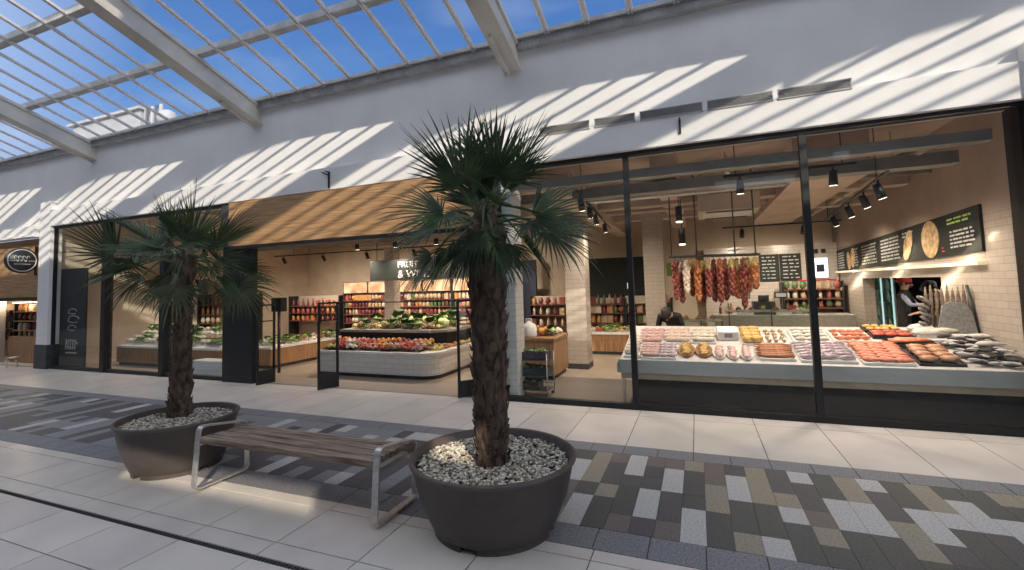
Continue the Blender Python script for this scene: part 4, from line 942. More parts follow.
def cluster(r, m_, n, seed):
    b = MB(); rr = random.Random(seed)
    for k in range(n):
        a = k*2.4; q = r*.62*sqrt(k/n); b.ball((q*cos(a), q*sin(a), r*.3+(r*.5)*(1-k/n)*rr.uniform(.8, 1.2)), r*.34, 7, 5, 0, .1, k)
    b.tube([(0, 0, r*.9), (0, 0, r*1.2)], r*.06, 5, 1)
    return b, [m_, V['dgr']]
KIND = {
 'cabbage': (round_veg(.085, V['lim'], .3, seed=1), 'round pale green cabbage', 'cabbage'), 'red_pepper': (cluster(.075, V['red'], 9, 2), 'cluster of red tomatoes', 'tomatoes'),
 'orange_fruit': (cluster(.08, V['orange'], 10, 3), 'heap of oranges', 'oranges'), 'lettuce': (leafy(.10, V['grn'], 4), 'leafy green lettuce', 'lettuce'), 'kale': (leafy(.11, V['dgr'], 5), 'bunch of dark green leaves', 'leafy greens'),
 'aubergine': (longv(.035, .17, V['pur'], 6), 'glossy dark purple aubergine', 'aubergine'), 'radish_bunch': (cluster(.07, V['pnk'], 11, 7), 'bunch of pink radishes', 'radishes'), 'cauliflower': (cluster(.085, V['wht'], 14, 8), 'creamy white cauliflower', 'cauliflower'),
 'lemon': (cluster(.075, V['yel'], 9, 9), 'heap of yellow lemons', 'lemons'), 'squash': (round_veg(.09, V['orange'], .35, V['brn'], 10, .7), 'orange squash', 'squash'), 'potato_heap': (cluster(.085, V['brn'], 12, 11), 'heap of brown potatoes', 'potatoes'), 'beetroot': (cluster(.07, V['pur'], 8, 12), 'bunch of purple beetroot', 'beetroot')}
PN = {'red_pepper': 'tomato_cluster', 'orange_fruit': 'orange_heap', 'lemon': 'lemon_heap', 'beetroot': 'beetroot_bunch'}
protos = {}
def put(kind, x, y, z, where, s=1.0, pl=''):
    (bm_, ms), desc, cat = KIND[kind]
    if kind not in protos: protos[kind] = bm_.build(PN.get(kind, kind), ms); o = protos[kind]
    else: o = protos[kind].copy(); COL.objects.link(o)
    o.location = (x, y, z); o.rotation_euler = (0, 0, rp.uniform(0, 6.28)); o.scale = (s, s, s)
    tag(o, desc+' '+where+pl, cat, 'produce '+where); return o
def fill(x0, x1, y0, y1, z0, z1, nx, ny, kinds, where, s=1.0, run=2):
    for j in range(ny):
        k = None
        for i in range(nx):
            if i % run == 0: k = rp.choice(kinds)
            u = (j+.5)/ny
            put(k, x0+(x1-x0)*(i+.5)/nx+rp.uniform(-.02, .02), y0+(y1-y0)*u+rp.uniform(-.015, .015), z0+(z1-z0)*u, where, s*rp.uniform(.85, 1.15), place(j, ny, i, nx))
# sloping beds for the produce to lie on
fill(-6.76, -4.60, 7.20, 7.72, .485, .60, 18, 4, ['red_pepper', 'radish_bunch', 'orange_fruit', 'potato_heap', 'lemon', 'cauliflower', 'radish_bunch', 'beetroot', 'red_pepper'], 'on the tiled island\'s lower tier', 1.0)
fill(-6.76, -4.60, 7.86, 8.24, .815, .815, 14, 2, ['lettuce', 'kale', 'cabbage', 'squash', 'red_pepper', 'lemon', 'kale', 'beetroot', 'potato_heap'], 'on the tiled island\'s raised shelf', 1.25, 1)
fill(-6.7, -4.55, 8.4, 8.7, .815, .815, 11, 1, ['kale', 'red_pepper', 'lettuce', 'beetroot', 'kale'], 'at the tiled island\'s back', 2.0, 1)
fill(-9.30, -8.45, 7.42, 9.52, .465, .465, 5, 9, ['lettuce', 'kale', 'potato_heap', 'cauliflower', 'lettuce', 'radish_bunch', 'beetroot'], 'on the salad counter', 1.0, 1)
fill(-12.8, -9.5, 7.02, 7.70, .485, .79, 18, 4, ['lettuce', 'kale', 'cauliflower', 'lettuce', 'cauliflower', 'potato_heap'], 'on the deli counter', 1.0)
fill(-3.15, -2.36, 7.98, 8.56, .705, .705, 5, 3, ['squash', 'orange_fruit', 'kale', 'cauliflower', 'squash', 'beetroot'], 'on the oak boarded counter', 1.15, 1)
fill(-2.7, -1.0, 10.78, 11.5, .505, .505, 15, 4, ['radish_bunch', 'red_pepper', 'lemon', 'lettuce', 'beetroot', 'cauliflower'], 'on the low vegetable counter', .95)
fill(-4.66, -4.36, 7.42, 8.80, .475, .475, 3, 11, ['orange_fruit', 'lemon', 'potato_heap', 'lemon', 'radish_bunch'], 'on the tiled island\'s right side', .95, 1)
# white sack-like tub and fruit box on the oak counter
t = empty('plastic_tub', (-2.78, 7.85, .705), label='white rounded plastic tub with a handle on the oak boarded counter', cat='tub')
b = MB(); b.lathe([(.01, 0), (.12, 0), (.135, .03), (.13, .16), (.10, .22), (.05, .25), (.045, .28), (.01, .28)], 20); b.build('tub_body', 'whiteplastic', t)
b = MB(); b.tube([(-.06, 0, .25), (-.05, -.02, .31), (.05, -.02, .31), (.06, 0, .25)], .012, 8); b.build('handle', 'whiteplastic', t)
t = empty('fruit_box', (-3.25, 7.86, .705), label='low open timber fruit box left of the white tub', cat='box')
b = MB()
for s in (-1, 1): b.box(-.18, .18, s*.12-.008, s*.12+.008, 0, .10); b.box(s*.18-.008, s*.18+.008, -.12, .12, 0, .10)
b.box(-.18, .18, -.12, .12, 0, .012); b.build('crate_sides', 'woodcab', t)

# ---- wire trolley of herbs just inside the glass
t = empty('herb_trolley', (-2.33, 6.62, 0), label='wire shelf trolley of potted herbs just inside the glass beside the white pier', cat='trolley')
for x in (-2.62, -2.04):
    for y in (6.45, 6.80): b = MB(); b.tube([(x, y, .03), (x, y, .62)], .008, 6); b.build('upright', 'steel', t, world=True)
for z in (.10, .30, .52):
    b = MB(); b.box(-2.62, -2.04, 6.45, 6.8, z-.006, z)
    for y in (6.45, 6.8): b.bar((-2.62, y, z+.05), (-2.04, y, z+.05), .006, .006)
    b.build('wire_shelf', 'dkgrey', t, world=True)
for x in (-2.60, -2.06):
    for y in (6.47, 6.78): b = MB(); b.tube([(x, y-.012, .022), (x, y+.012, .022)], .022, 12); b.build('castor', 'black', t, world=True)
def crate(x, y, z, w_, m_, label, name='plastic_crate'):
    q = empty(name, (x, y, z), label=label, cat='crate'); b = MB(); h = .11
    for s in (-1, 1): b.box(-w_/2, w_/2, s*.13-.006, s*.13+.006, 0, h); b.box(s*w_/2-.006, s*w_/2+.006, -.13, .13, 0, h)
    b.box(-w_/2, w_/2, -.13, .13, 0, .01); b.build('crate_shell', m_, q)
    b = MB(); b.box(-.08, .08, -.140, -.135, .03, .08); b.build('front_label', 'dkgrey', q); return q
crate(-2.33, 6.62, .525, .54, cmat('aubergine_plastic', (.035, .022, .035)), 'dark purple crate of green herbs on the top shelf of the wire trolley')
crate(-2.33, 6.62, .305, .54, cmat('green_black_plastic', (.02, .045, .04)), 'dark green crate on the middle shelf of the wire trolley')
crate(-2.40, 6.62, .105, .40, 'black', 'black crate on the bottom shelf of the wire trolley')
for i in range(5): put('lettuce', -2.54+.105*i, 6.60, .60, 'in the dark purple crate on the trolley', .62, place(0, 1, i, 5))
for i in range(4): put('kale', -2.48+.10*i, 6.60, .38, 'in the dark green crate on the trolley', .5, place(0, 1, i, 4))
for i in range(3): put('cabbage', -2.50+.10*i, 6.60, .15, 'in the black crate on the trolley', .5, place(0, 1, i, 3))

RC = 1
# ---- wall shelving full of packets and jars at the rear
PM = [cmat('pack_%s' % k, c, .4, c2, 30) for k, c, c2 in (('red', (.26, .035, .03), (.42, .14, .10)), ('maroon', (.09, .015, .02), (.20, .05, .05)), ('tan', (.34, .22, .12), (.50, .38, .25)), ('cream', (.46, .40, .30), (.58, .52, .42)), ('green', (.04, .09, .03), (.12, .18, .07)), ('orange', (.40, .17, .05), (.52, .28, .11)))]
PNM = ['red', 'maroon', 'tan', 'cream', 'green', 'orange']
packp = {}
def pack(kind, mi, loc, where, pl=''):
    key = (kind, mi)
    if key not in packp:
        b = MB()
        if kind == 'jar': b.lathe([(.01, 0), (.05, 0), (.055, .02), (.055, .13), (.04, .15), (.045, .155), (.045, .18), (.01, .18)], 12)
        elif kind == 'box': b.box(-.07, .07, -.04, .04, 0, .19); b.box(-.045, .045, -.043, -.04, .05, .14)
        elif kind == 'bottle': b.lathe([(.01, 0), (.038, 0), (.04, .02), (.04, .14), (.018, .19), (.016, .24), (.02, .245), (.01, .25)], 10)
        else: b.ball((0, 0, .09), (.075, .05, .09), 10, 6, 0, .25, mi); b.bar((-.05, 0, .17), (.05, 0, .18), .02, .03)
        packp[key] = b.build({'jar': 'jar', 'box': 'packet', 'bottle': 'bottle', 'bag': 'bag'}[kind], PM[mi]); o = packp[key]
    else: o = packp[key].copy(); COL.objects.link(o)
    o.location = loc; o.rotation_euler = (0, 0, rp.uniform(-.2, .2)); nm = {'jar': 'jar', 'box': 'packet', 'bottle': 'bottle', 'bag': 'bag'}[kind]
    tag(o, '%s %s %s%s' % (PNM[mi], nm, where, pl), nm, 'packets and jars '+where)
def shelving(x0, x1, y, zs, ztop, label, where, header=True, n=7, mi=None, rot=0):
    t = empty('wall_shelving', ((x0+x1)/2, y, 0), label=label, cat='shelving')
    for x in (x0, x1): b = MB(); b.box(x-.02, x+.02, y-.18, y+.25, 0, ztop); b.build('side_panel', 'black', t, world=True)
    b = MB(); b.box(x0, x1, y+.24, y+.26, 0, ztop); b.build('back_panel', 'buffwall', t, world=True)
    for z in zs: b = MB(); b.box(x0+.02, x1-.02, y-.18, y+.24, z-.025, z); b.build('shelf', 'shelfwood', t, world=True)
    if header:
        k = max(2, int((x1-x0)/1.1))
        for i in range(k):
            a = x0+(x1-x0)*i/k; b = MB(); b.box(a+.03, a+(x1-x0)/k-.03, y-.20, y-.17, ztop-.36, ztop-.02); b.build('header_panel', 'litpanel', t, world=True)
        b = MB(); b.box(x0, x1, y-.16, y+.2, ztop-.4, ztop); b.build('header_box', 'black', t, world=True)
    for j, z in enumerate(zs):
        run = rp.choice(['jar', 'box', 'bag', 'bottle']); m2 = rp.choice(mi or range(6))
        for i in range(n):
            if rp.random() < .6: run = rp.choice(['jar', 'box', 'bag', 'bottle', 'jar']); m2 = rp.choice(mi or (0, 1, 1, 1, 2, 2, 3, 4, 5))
            pack(run, m2, (x0+(x1-x0)*(i+.5)/n, y-.08, z+.001), 'on the '+['lowest', 'lower middle', 'upper middle', 'topmost'][j+4-len(zs)]+' shelf '+where, place(0, 1, i, n))
ZS = (.55, .82, 1.06, 1.28)
shelving(-13.3, -11.1, 12.6, (.62, .88, 1.12), 1.46, 'red-packed wall shelving seen above the salad counter at the far left rear', 'at the far left rear', False, 10, [0, 0, 1, 5])
shelving(-10.9, -8.9, 12.6, ZS, 1.88, 'wall shelving with glowing cream header panels, leftmost of the run behind the island', 'of the island\'s left rear unit', True, 15)
shelving(-8.85, -6.85, 12.6, ZS, 1.88, 'wall shelving with glowing cream header panels, middle of the run behind the island', 'of the island\'s middle rear unit', True, 15)
shelving(-6.80, -4.95, 12.6, ZS, 1.88, 'wall shelving with glowing cream header panels, nearest the palm trunk', 'of the island\'s right rear unit', True, 14)
shelving(-2.9, -1.75, 12.3, (.6, .85, 1.08), 1.22, 'low dark shelving of packets before the dark wall, left unit', 'before the dark wall, left', False, 8)
shelving(-1.7, -.6, 12.3, (.6, .85, 1.08), 1.22, 'low dark shelving of packets before the dark wall, right unit', 'before the dark wall, right', False, 8)
shelving(-4.3, -3.1, 12.4, (.5, .8, 1.08), 1.3, 'low dark shelving of packets before the dark doorway right of the palm', 'before the dark doorway', False, 6)
shelving(1.9, 3.1, 13.05, (.9, 1.12, 1.34), 1.52, 'small shelving rack of jars in the rear right corner beneath the glowing notice', 'in the rear right corner', False, 7, [0, 2, 3, 4])
b = MB(); b.box(2.3, 3.1, 13.36, 13.5, 1.0, 1.56); tag(b.build('red_cabinet', 'redcloth', bevel=.01), 'plain dark red cabinet below the glowing notice', 'cabinet')
# notices on the dark wall
for i, (x, z, w_, h) in enumerate([(-1.75, 1.45, .09, .16), (-.72, 1.75, .22, .34), (-.55, 1.38, .40, .16), (-1.2, 1.38, .35, .16)]):
    b = MB(); b.box(x, x+w_, 12.97, 13.0, z, z+h); tag(b.build('wall_notice', ['litscreen', GRN, 'litpanel', 'litpanel'][i]), ['small upright white notice on the dark rear wall', 'green leafy poster on the dark rear wall', 'warm lit strip notice right of the dark wall', 'warm lit strip notice left of the leafy poster'][i], 'notice')
# ---- scales and machines on the preparation counter
def scale_(x, y, z, label):
    t = empty('weighing_scale', (x, y, z), label=label, cat='scale'); b = MB(); b.box(-.16, .16, -.14, .14, 0, .07); b.build('scale_base', 'whiteplastic', t, bevel=.01)
    b = MB(); b.box(-.18, .18, -.15, .15, .085, .10); b.build('weighing_plate', 'steel', t); b = MB(); b.box(-.02, .02, .12, .15, .1, .42); b.build('post', 'dkgrey', t); b = MB(); b.box(-.13, .13, .10, .16, .36, .50); b.build('display_head', 'dkgrey', t)
    b = MB(); b.box(-.1, .1, .094, .10, .39, .47); b.build('screen', 'slab', t)
scale_(1.0, 12.1, .80, 'weighing scale on the steel rear counter, left of the pair'); scale_(1.75, 12.1, .80, 'weighing scale on the steel rear counter, right of the pair')
b = MB(); b.box(-.22, .22, -.2, .2, 0, .30); b.tube([(0, -.1, .30), (0, -.1, .44)], .11, 16)
o = b.build('meat_slicer', 'dkgrey', bevel=.01); o.location = (1.38, 12.15, .80); tag(o, 'black rounded machine between the two scales on the rear counter', 'slicer')
for i in range(9): pack(['bottle', 'box', 'jar', 'bottle'][i % 4], [1, 3, 2, 4, 0][i % 5], (.5+.0*i+.055*i if i < 5 else 1.98+.11*(i-5), 12.35, .80), 'at the back of the steel rear counter', place(0, 1, i, 9))
def back_case(x0, x1, y, z0, z1, label):
    t = empty('glass_display_case', ((x0+x1)/2, y, 0), label=label, cat='display case'); b = MB(); b.box(x0, x1, y-.3, y+.3, 0, z0); b.build('case_base', 'beam', t, world=True)
    b = MB(); b.box(x0, x1, y-.28, y+.28, z1-.02, z1); b.build('case_top', 'steel', t, world=True)
    for x in (x0+.01, (x0+x1)/2, x1-.01): b = MB(); b.box(x-.01, x+.01, y-.29, y-.27, z0, z1); b.build('case_post', 'dkgrey', t, world=True)
    b = MB(); b.add([(x0, y-.28, z0), (x1, y-.28, z0), (x1, y-.28, z1), (x0, y-.28, z1)], [(0, 1, 2, 3)]); b.build('case_glass', 'cabglass', t, world=True)
back_case(.55, 2.05, 10.6, .62, .98, 'low glass-fronted display case behind the fish counter, under the chalkboards')
back_case(-.35, .42, 10.2, .58, .82, 'small glass-fronted case behind the hanging meats')
for i in range(6): put(['potato_heap', 'red_pepper', 'lettuce'][i % 3], .75+.22*i, 10.55, .985, 'on top of the low glass display case', .8, place(0, 1, i, 6))
for i in range(3): put('potato_heap', -.25+.25*i, 10.2, .825, 'on the small case behind the hanging meats', .9, place(0, 1, i, 3))
# ---- upright fridge
t = empty('upright_fridge', (3.65, 12.5, 0), label='tall glass-door fridge with pale teal lighting at the far end of the serving hatch', cat='fridge')
FX0, FX1, FY = 3.44, 3.86, 12.3
b = MB(); b.box(FX0-.03, FX0, FY, FY+.5, 0, 1.66); b.box(FX1, FX1+.03, FY, FY+.5, 0, 1.66); b.box(FX0, FX1, FY+.45, FY+.5, 0, 1.66); b.box(FX0, FX1, FY, FY+.5, 1.60, 1.66); b.box(FX0, FX1, FY, FY+.5, 0, .12); b.build('carcass', 'steel', t, world=True)
for a, c in ((FX0+.01, (FX0+FX1)/2-.01), ((FX0+FX1)/2+.01, FX1-.01)):
    q = MB(); q.add([(a, FY-.01, .12), (c, FY-.01, .12), (c, FY-.01, 1.60), (a, FY-.01, 1.60)], [(0, 1, 2, 3)]); q.build('door', 'cabglass', t, world=True)
for z in (.45, .75, 1.05, 1.3): b = MB(); b.box(FX0+.01, FX1-.01, FY+.05, FY+.42, z-.01, z); b.build('shelf', 'steel', t, world=True)
TEAL = mat('teal_light_tube', (.8, 1, 1), .5, emit=(.65, .95, .95), estr=.9)
for x in (FX0+.02, (FX0+FX1)/2, FX1-.02): b = MB(); b.box(x-.012, x+.012, FY+.01, FY+.03, .15, 1.57); b.build('light_tube', TEAL, t, world=True)
for j, z in enumerate((.45, .75, 1.05, 1.3)):
    for i in range(4): pack('bottle', [4, 3, 3, 2][(i+j) % 4], (FX0+.07+.095*i, FY+.14, z), 'inside the glass-door fridge, '+['lowest', 'second', 'third', 'top'][j]+' shelf', place(0, 1, i, 4))
# ---- people (whole figures; the counters hide their legs)
def person(loc, face, label, bend=0.0, h=1.68, arms=((.2, .35, .95), (-.2, .35, .95)), headwear=None, top='blackcloth', trouser='navycloth', sleeve=None):
    root = empty('person', (loc[0], loc[1], 0), face, label, 'person')
    k = h/1.70; cb, sb = cos(bend), sin(bend); hip = Vector((0, -.02, .92*k))
    def up(z, y=0.0, x=0.0): z *= k; q = Vector((x*k, y*k, z-hip.z)); return hip+Vector((q.x, q.y*cb+q.z*sb, q.z*cb-q.y*sb))
    V_ = []; R_ = []; E_ = []
    def a(p, r, par=None):
        V_.append(Vector(p)); R_.append(r); 
        if par is not None: E_.append((par, len(V_)-1))
        return len(V_)-1
    pel = a(hip, (.145, .11)); ab = a(up(1.10), (.135, .10), pel); ch = a(up(1.30), (.155, .11), ab); sh = a(up(1.43), (.12, .085), ch); nk = a(up(1.50), (.055, .055), sh)
    hd0 = a(up(1.56, .01), (.062, .068), nk); hd1 = a(up(1.62, .015), (.078, .09), hd0); hd2 = a(up(1.69, .01), (.06, .075), hd1)
    for s in (-1, 1):
        h1 = a(hip+Vector((s*.09, 0, -.06)), (.085, .085), pel); kn = a((s*.10, .02, .50*k), (.058, .06), h1); an = a((s*.10, -.02, .09), (.038, .04), kn); ft = a((s*.11, .06, .035), (.04, .03), an); a((s*.12, .16, .03), (.034, .022), ft)
        s0 = a(up(1.41, 0, s*.16), (.062, .06), sh); tx = arms[0 if s > 0 else 1]; hand = Vector((tx[0], tx[1], tx[2]))
        el_ = (V_[s0]+hand)/2+Vector((s*.06, -.04, -.11)); e1 = a(el_, (.042, .042), s0); w1 = a(hand, (.026, .028), e1)
        d = (hand-el_).normalized(); sd_ = d.cross(Vector((0, 0, 1))); sd_ = sd_.normalized() if sd_.length > .1 else Vector((1, 0, 0))
        pm = a(hand+d*.05, (.036, .018), w1)
        for f_ in range(4):
            o_ = (f_-1.5)*.019; L_ = (.062, .074, .070, .055)[f_]
            f1 = a(hand+d*.085+sd_*o_, (.0095, .0095), pm); f2 = a(V_[f1]+d*L_*.55+Vector((0, 0, -.008)), (.0085, .0085), f1); a(V_[f2]+d*L_*.45+Vector((0, 0, -.016)), (.007, .007), f2)
        t1 = a(hand+d*.03-sd_*s*.035, (.011, .011), w1); a(V_[t1]+d*.04-sd_*s*.012, (.009, .009), t1)
    me = bpy.data.meshes.new('body'); me.from_pydata([tuple(v) for v in V_], E_, []); o = bpy.data.objects.new('body', me); COL.objects.link(o)
    sk = o.modifiers.new('skin', 'SKIN')
    for v, r in zip(me.skin_vertices[0].data, R_): v.radius = r
    me.skin_vertices[0].data[0].use_root = True
    ss = o.modifiers.new('sub', 'SUBSURF'); ss.levels = 2; ss.render_levels = 2
    dg = bpy.context.evaluated_depsgraph_get(); m2 = bpy.data.meshes.new_from_object(o.evaluated_get(dg)); o.modifiers.clear(); o.data = m2
    for n_ in ('skin', top, trouser, sleeve or top, 'black'): m2.materials.append(M[n_])
    nkp = up(1.49)
    hands = [Vector(arms[0]), Vector(arms[1])]; axis = (up(1.5)-hip).normalized()
    for p in m2.polygons:
        c = p.center; p.use_smooth = True; hgt = (c-hip).dot(axis)
        if min((c-q).length for q in hands) < .13 and (c-V_[sh]).length > .22: mi = 0
        elif c.z < .07: mi = 4
        elif hgt > (1.50-.92)*k: mi = 0
        elif hgt < .02: mi = 2
        elif abs((c-hip).dot(Vector((1, 0, 0)))) > .19: mi = 3
        else: mi = 1
        p.material_index = mi
    o.parent = root
    hc = up(1.635, .012); q = Matrix.Rotation(-bend, 3, 'X')
    def hb(name, fn, m_): b = MB(); fn(b); 
    b = MB(); b.ball((0, -.012, .025), (.086, .10, .10), 14, 10, 0, .06, 3); b.v = [tuple(hc+q @ Vector(v)) if True else v for v in b.v if True]
    b.build('hair', 'hair', root)
    b = MB()
    for s in (-1, 1): b.ball((s*.030, .088, -.005), .010, 8, 6, 0)
    b.v = [tuple(hc+q @ Vector(v)) for v in b.v]; b.build('eyes', 'black', root)
    b = MB(); b.ball((0, .100, -.03), (.013, .02, .024), 8, 6); b.ball((0, .088, -.068), (.024, .010, .008), 8, 6); [b.ball((s*.084, 0, -.015), (.012, .022, .03), 8, 6) for s in (-1, 1)]
    b.v = [tuple(hc+q @ Vector(v)) for v in b.v]; b.build('facial_features', 'skin', root)
    if headwear:
        b = MB(); b.ball((0, -.015, .060), (.105, .12, .085), 16, 10, 0, .22, 8)
        b.lathe([(.088, .01), (.108, .015), (.112, .05), (.10, .07)], 18, (0, -.005, 0)); b.v = [tuple(hc+q @ Vector(v)) for v in b.v]
        b.build('headwear', headwear, root)
    return root
person((3.60, 11.0), D(-120), 'person in red headwear with a pale blue sleeve, holding a white bowl beside the hatch', 0.06, 1.51, ((.14, .34, 1.06), (-.20, .32, 1.04)), 'redcloth', 'blackcloth', 'blackcloth', 'bluecloth')
b = MB(); b.lathe([(.01, 0), (.05, 0), (.10, .05), (.105, .055), (.09, .05), (.04, .012), (.01, .012)], 20); o = b.build('bowl', 'whiteplastic'); o.location = (3.92, 10.88, 1.06); o.rotation_euler = (.25, .2, 0); tag(o, 'white bowl in the hands of the person in red headwear', 'bowl')
person((-.38, 8.75), D(170), 'person in black bending low behind the left end of the fish counter', 1.25, 1.62, ((.16, .50, .72), (-.16, .50, .72)), None, 'blackcloth', 'blackcloth')
person((4.10, 9.9), D(95), 'person in navy leaning forward inside the serving hatch', .85, 1.66, ((.2, .62, .95), (-.2, .62, .95)), 'navycloth', 'navycloth', 'navycloth')
# steel bench in the kitchen
counter('kitchen_counter', 4.3, 4.9, 10.6, 12.2, .85, 'steel', 'steel worktop just inside the serving hatch', 'steel')
for i in range(6): put(['radish_bunch', 'cauliflower'][i % 2], 4.45+.06*(i % 3), 10.8+.2*i, .855, 'on the steel worktop inside the hatch', .9, place(0, 1, i, 6))

# ---- entrance gates
def gate(p0, p1, h, label):
    p0 = Vector((*p0, 0)); p1 = Vector((*p1, 0)); d = p1-p0
    t = empty('security_gate', tuple((p0+p1)/2), label=label, cat='gate', group='black framed glass gates at the entrance')
    Z = lambda z: Vector((0, 0, z))
    b = MB(); b.bar(p0+Z(.12), p1+Z(.12), .035, .24); b.build('kick_panel', 'black', t, world=True)
    for q in (p0+d*.05, p1-d*.05): b = MB(); b.bar(q, q+Z(h), .032, .032, up=(1, 0, 0)); b.build('post', 'black', t, world=True)
    b = MB(); b.bar(p0+Z(h-.015), p1+Z(h-.015), .032, .03); b.build('top_rail', 'black', t, world=True)
    b = MB(); b.bar(p0+Z(h-.30), p1+Z(h-.30), .02, .02); b.build('mid_rail', 'black', t, world=True)
    b = MB(); b.add([p0+d*.08+Z(.24), p1-d*.08+Z(.24), p1-d*.08+Z(h-.03), p0+d*.08+Z(h-.03)], [(0, 1, 2, 3)]); b.build('glass', 'glass', t, world=True); return t
gate((-7.20, 6.02), (-7.15, 6.36), 1.40, 'black framed glass gate standing by the dark portal post, leftmost of the three')
gate((-5.80, 6.00), (-5.68, 6.34), 1.42, 'black framed glass gate standing free in the middle of the entrance')
gate((-3.30, 6.14), (-3.05, 6.42), 1.42, 'black framed glass gate at the right of the entrance, half hidden by the palm trunk')
b = MB(); b.tube([(-5.70, 6.32, 1.40), (-3.30, 6.16, 1.40)], .008, 8); tag(b.build('barrier_rail', 'dkgrey'), 'thin dark rail stretched between the middle and right glass gates', 'rail')
t = empty('payment_terminal', (-7.87, 7.1, 0), label='black box on a slim post just inside the left of the entrance', cat='terminal')
b = MB(); b.tube([(0, 0, 0), (0, 0, 1.25)], .03, 10); b.build('post', 'dkgrey', t); b = MB(); b.box(-.13, .13, -.08, .08, 1.22, 1.5); b.build('screen_box', 'black', t, bevel=.01)
# ---- behind the left windows
t = empty('chalkboard', (-13.5, 6.4, .05), label='tall dark poster board with white chalk drawing inside the leftmost window', cat='chalkboard')
b = MB(); b.box(-14.05, -13.0, 6.36, 6.40, .0, 2.3); b.build('board', 'greenblack', t, world=True)
b = MB(); rr = random.Random(4)
for cx_, cz_, r_0 in ((-13.5, 1.30, .12), (-13.45, 1.12, .16), (-13.5, .92, .12), (-13.5, .55, .17)):
    b.tube([(cx_+r_0*1.3*cos(k*.45)*(1+.2*sin(k*1.7)), 6.352, cz_+r_0*.5*sin(k*.45)) for k in range(13)], .010, 5)
for k in range(5): b.bar((-13.72+.09*k, 6.352, .42), (-13.70+.09*k, 6.352, .66), .02, .008)
b.bar((-13.72, 6.352, .35), (-13.28, 6.352, .35), .008, .03); b.build('chalk_drawing', 'chalk', t, world=True)
t = empty('storage_crate', (-9.0, 6.55, 0), label='low white plastic crate on the floor inside the third window from the left', cat='crate')
b = MB(); b.box(-9.45, -8.62, 6.42, 6.72, 0, .30); b.build('crate_shell', 'whiteplastic', t, world=True, bevel=.012)
b = MB(); [b.box(-9.43, -8.64, 6.412, 6.42, z, z+.01) for z in (.06, .13, .20, .26)]; b.build('rib', 'paper', t, world=True)
b = MB(); b.box(-.25, .25, -.16, .16, 0, .24); b.prism([(-.2, -.14), (.2, -.14), (.16, .14), (-.16, .14)], .24, .36)
o = b.build('storage_bin', 'whiteplastic', bevel=.03); o.location = (-8.85, 6.95, .0); o.scale = (1, 1, 1.4); tag(o, 'pale rounded bin behind the low white crate', 'bin')
t = empty('paper_sack', (-10.3, 6.75, 0), label='small pale upright box on the floor inside the second window', cat='box')
b = MB(); b.box(-10.45, -10.15, 6.65, 6.85, 0, .28); b.build('carton', 'paper', t, world=True, bevel=.006)
shelving(-13.95, -11.8, 9.8, (.75, 1.0, 1.3), 1.6, 'tall dark shelving of packets behind the left windows', 'behind the left windows', False, 10)

# ---- shop next door, left of the pilaster
b = MB(); b.box(-30, -14.42, 6.25, 6.45, 1.66, 3.08, 0); struct('trim_19', b, 'wood')
b = MB(); b.box(-30, -14.42, 6.2, 6.3, 1.58, 1.66); struct('trim_20', b, 'black')
b = MB(); b.box(-16.86, -16.80, 6.2, 6.5, 0, 1.6); struct('trim_21', b, 'steel')
b = MB(); b.box(-30, -14.12, 7.4, 7.5, 0, 3.0); b.box(-30, -14.12, 6.3, 7.5, -.05, 0); b.box(-14.12, -14.10, 6.4, 7.5, 0, 3); struct('wall_next_door', b, 'cream')
g = MB(); g.add([(-30, 6.3, 0), (-16.8, 6.3, 0), (-16.8, 6.3, 1.6), (-30, 6.3, 1.6)], [(0, 1, 2, 3)]); struct('window_7', g, 'glass')
nd = empty('display_shelving', (-15.9, 6.8, 0), label='timber display shelving with warm lit packets in the next shop left of the pilaster', cat='shelving')
b = MB(); b.box(-16.75, -15.2, 6.55, 7.0, 0, .66); b.build('cabinet', 'woodcab', nd, world=True)
for z in (.82, 1.06, 1.3): b = MB(); b.box(-16.75, -15.2, 6.62, 7.0, z-.025, z); b.build('shelf', 'woodcab', nd, world=True)
b = MB(); b.box(-16.75, -15.2, 6.98, 7.0, .66, 1.6); b.build('back_panel', 'redcloth', nd, world=True)
b = MB(); b.box(-16.75, -15.2, 6.6, 6.7, 1.52, 1.54); b.build('light_strip', 'ledw', nd, world=True)
for j, z in enumerate((.66, .82, 1.06, 1.3)):
    for i in range(6): pack(['bottle', 'jar', 'bag'][j % 3] if z < 1.2 else 'jar', [2, 3, 1, 5][(j+i//2) % 4], (-16.6+.24*i, 6.72, z+.001), 'on the '+['bottom', 'second', 'third', 'top'][j]+' row of the next door display', place(0, 1, i, 6))
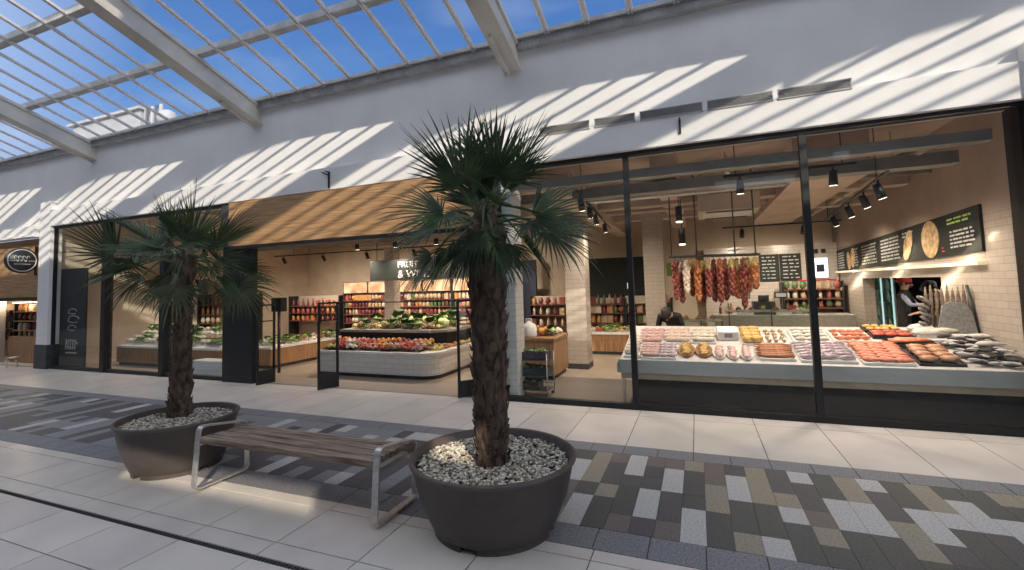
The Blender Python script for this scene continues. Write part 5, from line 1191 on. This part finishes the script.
shelving(-19.4, -16.95, 6.9, (.55, .85, 1.15), 1.5, 'pale packed shelving behind the glass of the next shop at the far left edge', 'next door', False, 9)
for x in (-16.0, -18.4):
    ld = bpy.data.lights.new('shop_light', 'POINT'); lo = bpy.data.objects.new('shop_light', ld); COL.objects.link(lo); ld.energy = 18; ld.color = (1, .75, .45); ld.shadow_soft_size = .06; lo.location = (x, 6.65, 1.52)
t = empty('bistro_stool', (-15.2, 6.05, 0), label='small grey metal stool in front of the next shop display', cat='stool')
b = MB(); b.tube([(0, 0, .22), (0, 0, .25)], .11, 14); b.build('seat', 'steel', t)
for k in range(3): b = MB(); b.tube([(.06*cos(k*2.1), .06*sin(k*2.1), .22), (.12*cos(k*2.1), .12*sin(k*2.1), 0)], .01, 6); b.build('leg', 'steel', t)
# round projecting sign
t = empty('projecting_sign', (-14.8, 5.96, 2.53), label='round dark projecting sign with a white ring and lettering at the far left', cat='sign')
def disc(r, x0, x1, n=40): b = MB(); b.tube([(x0, 0, 0), (x1, 0, 0)], r, n); return b
disc(.30, -.03, .03).build('sign_disc', 'dkgrey', t)
for s in (1, -1):
    b = MB(); b.tube([(s*.033, .255*cos(2*pi*k/40), .255*sin(2*pi*k/40)) for k in range(40)], .010, 6, closed=True); b.build('ring', 'whiteplastic', t)
b = MB()
for k in range(4):      # worn curly lettering in two rows, too small to read
    y = -.12+.075*k; b.tube([(.034, y+.026*cos(q*.8), .075+.034*sin(q*.8)) for q in range(6 if k % 2 else 7)], .008, 5)
for k in range(3):
    y = -.08+.07*k; b.tube([(.034, y-.02, .01-.02*(k % 2)), (.034, y, -.03+.03*(k % 2)), (.034, y+.022, .015)], .008, 5)
b.build('lettering', 'whiteplastic', t)
b = MB(); b.box(.031, .036, -.25, -.12, -.012, -.004); b.box(.031, .036, .12, .25, -.012, -.004); b.box(.031, .036, -.15, .15, -.09, -.08); b.build('rule', 'whiteplastic', t)
b = MB(); b.tube([(0, .30, .12), (0, .30, .36)], .02, 8); b.tube([(0, .28, 0), (0, .30, 0)], .02); b.box(-.02, .02, .24, .28, -.35, .36); b.build('bracket', 'black', t)
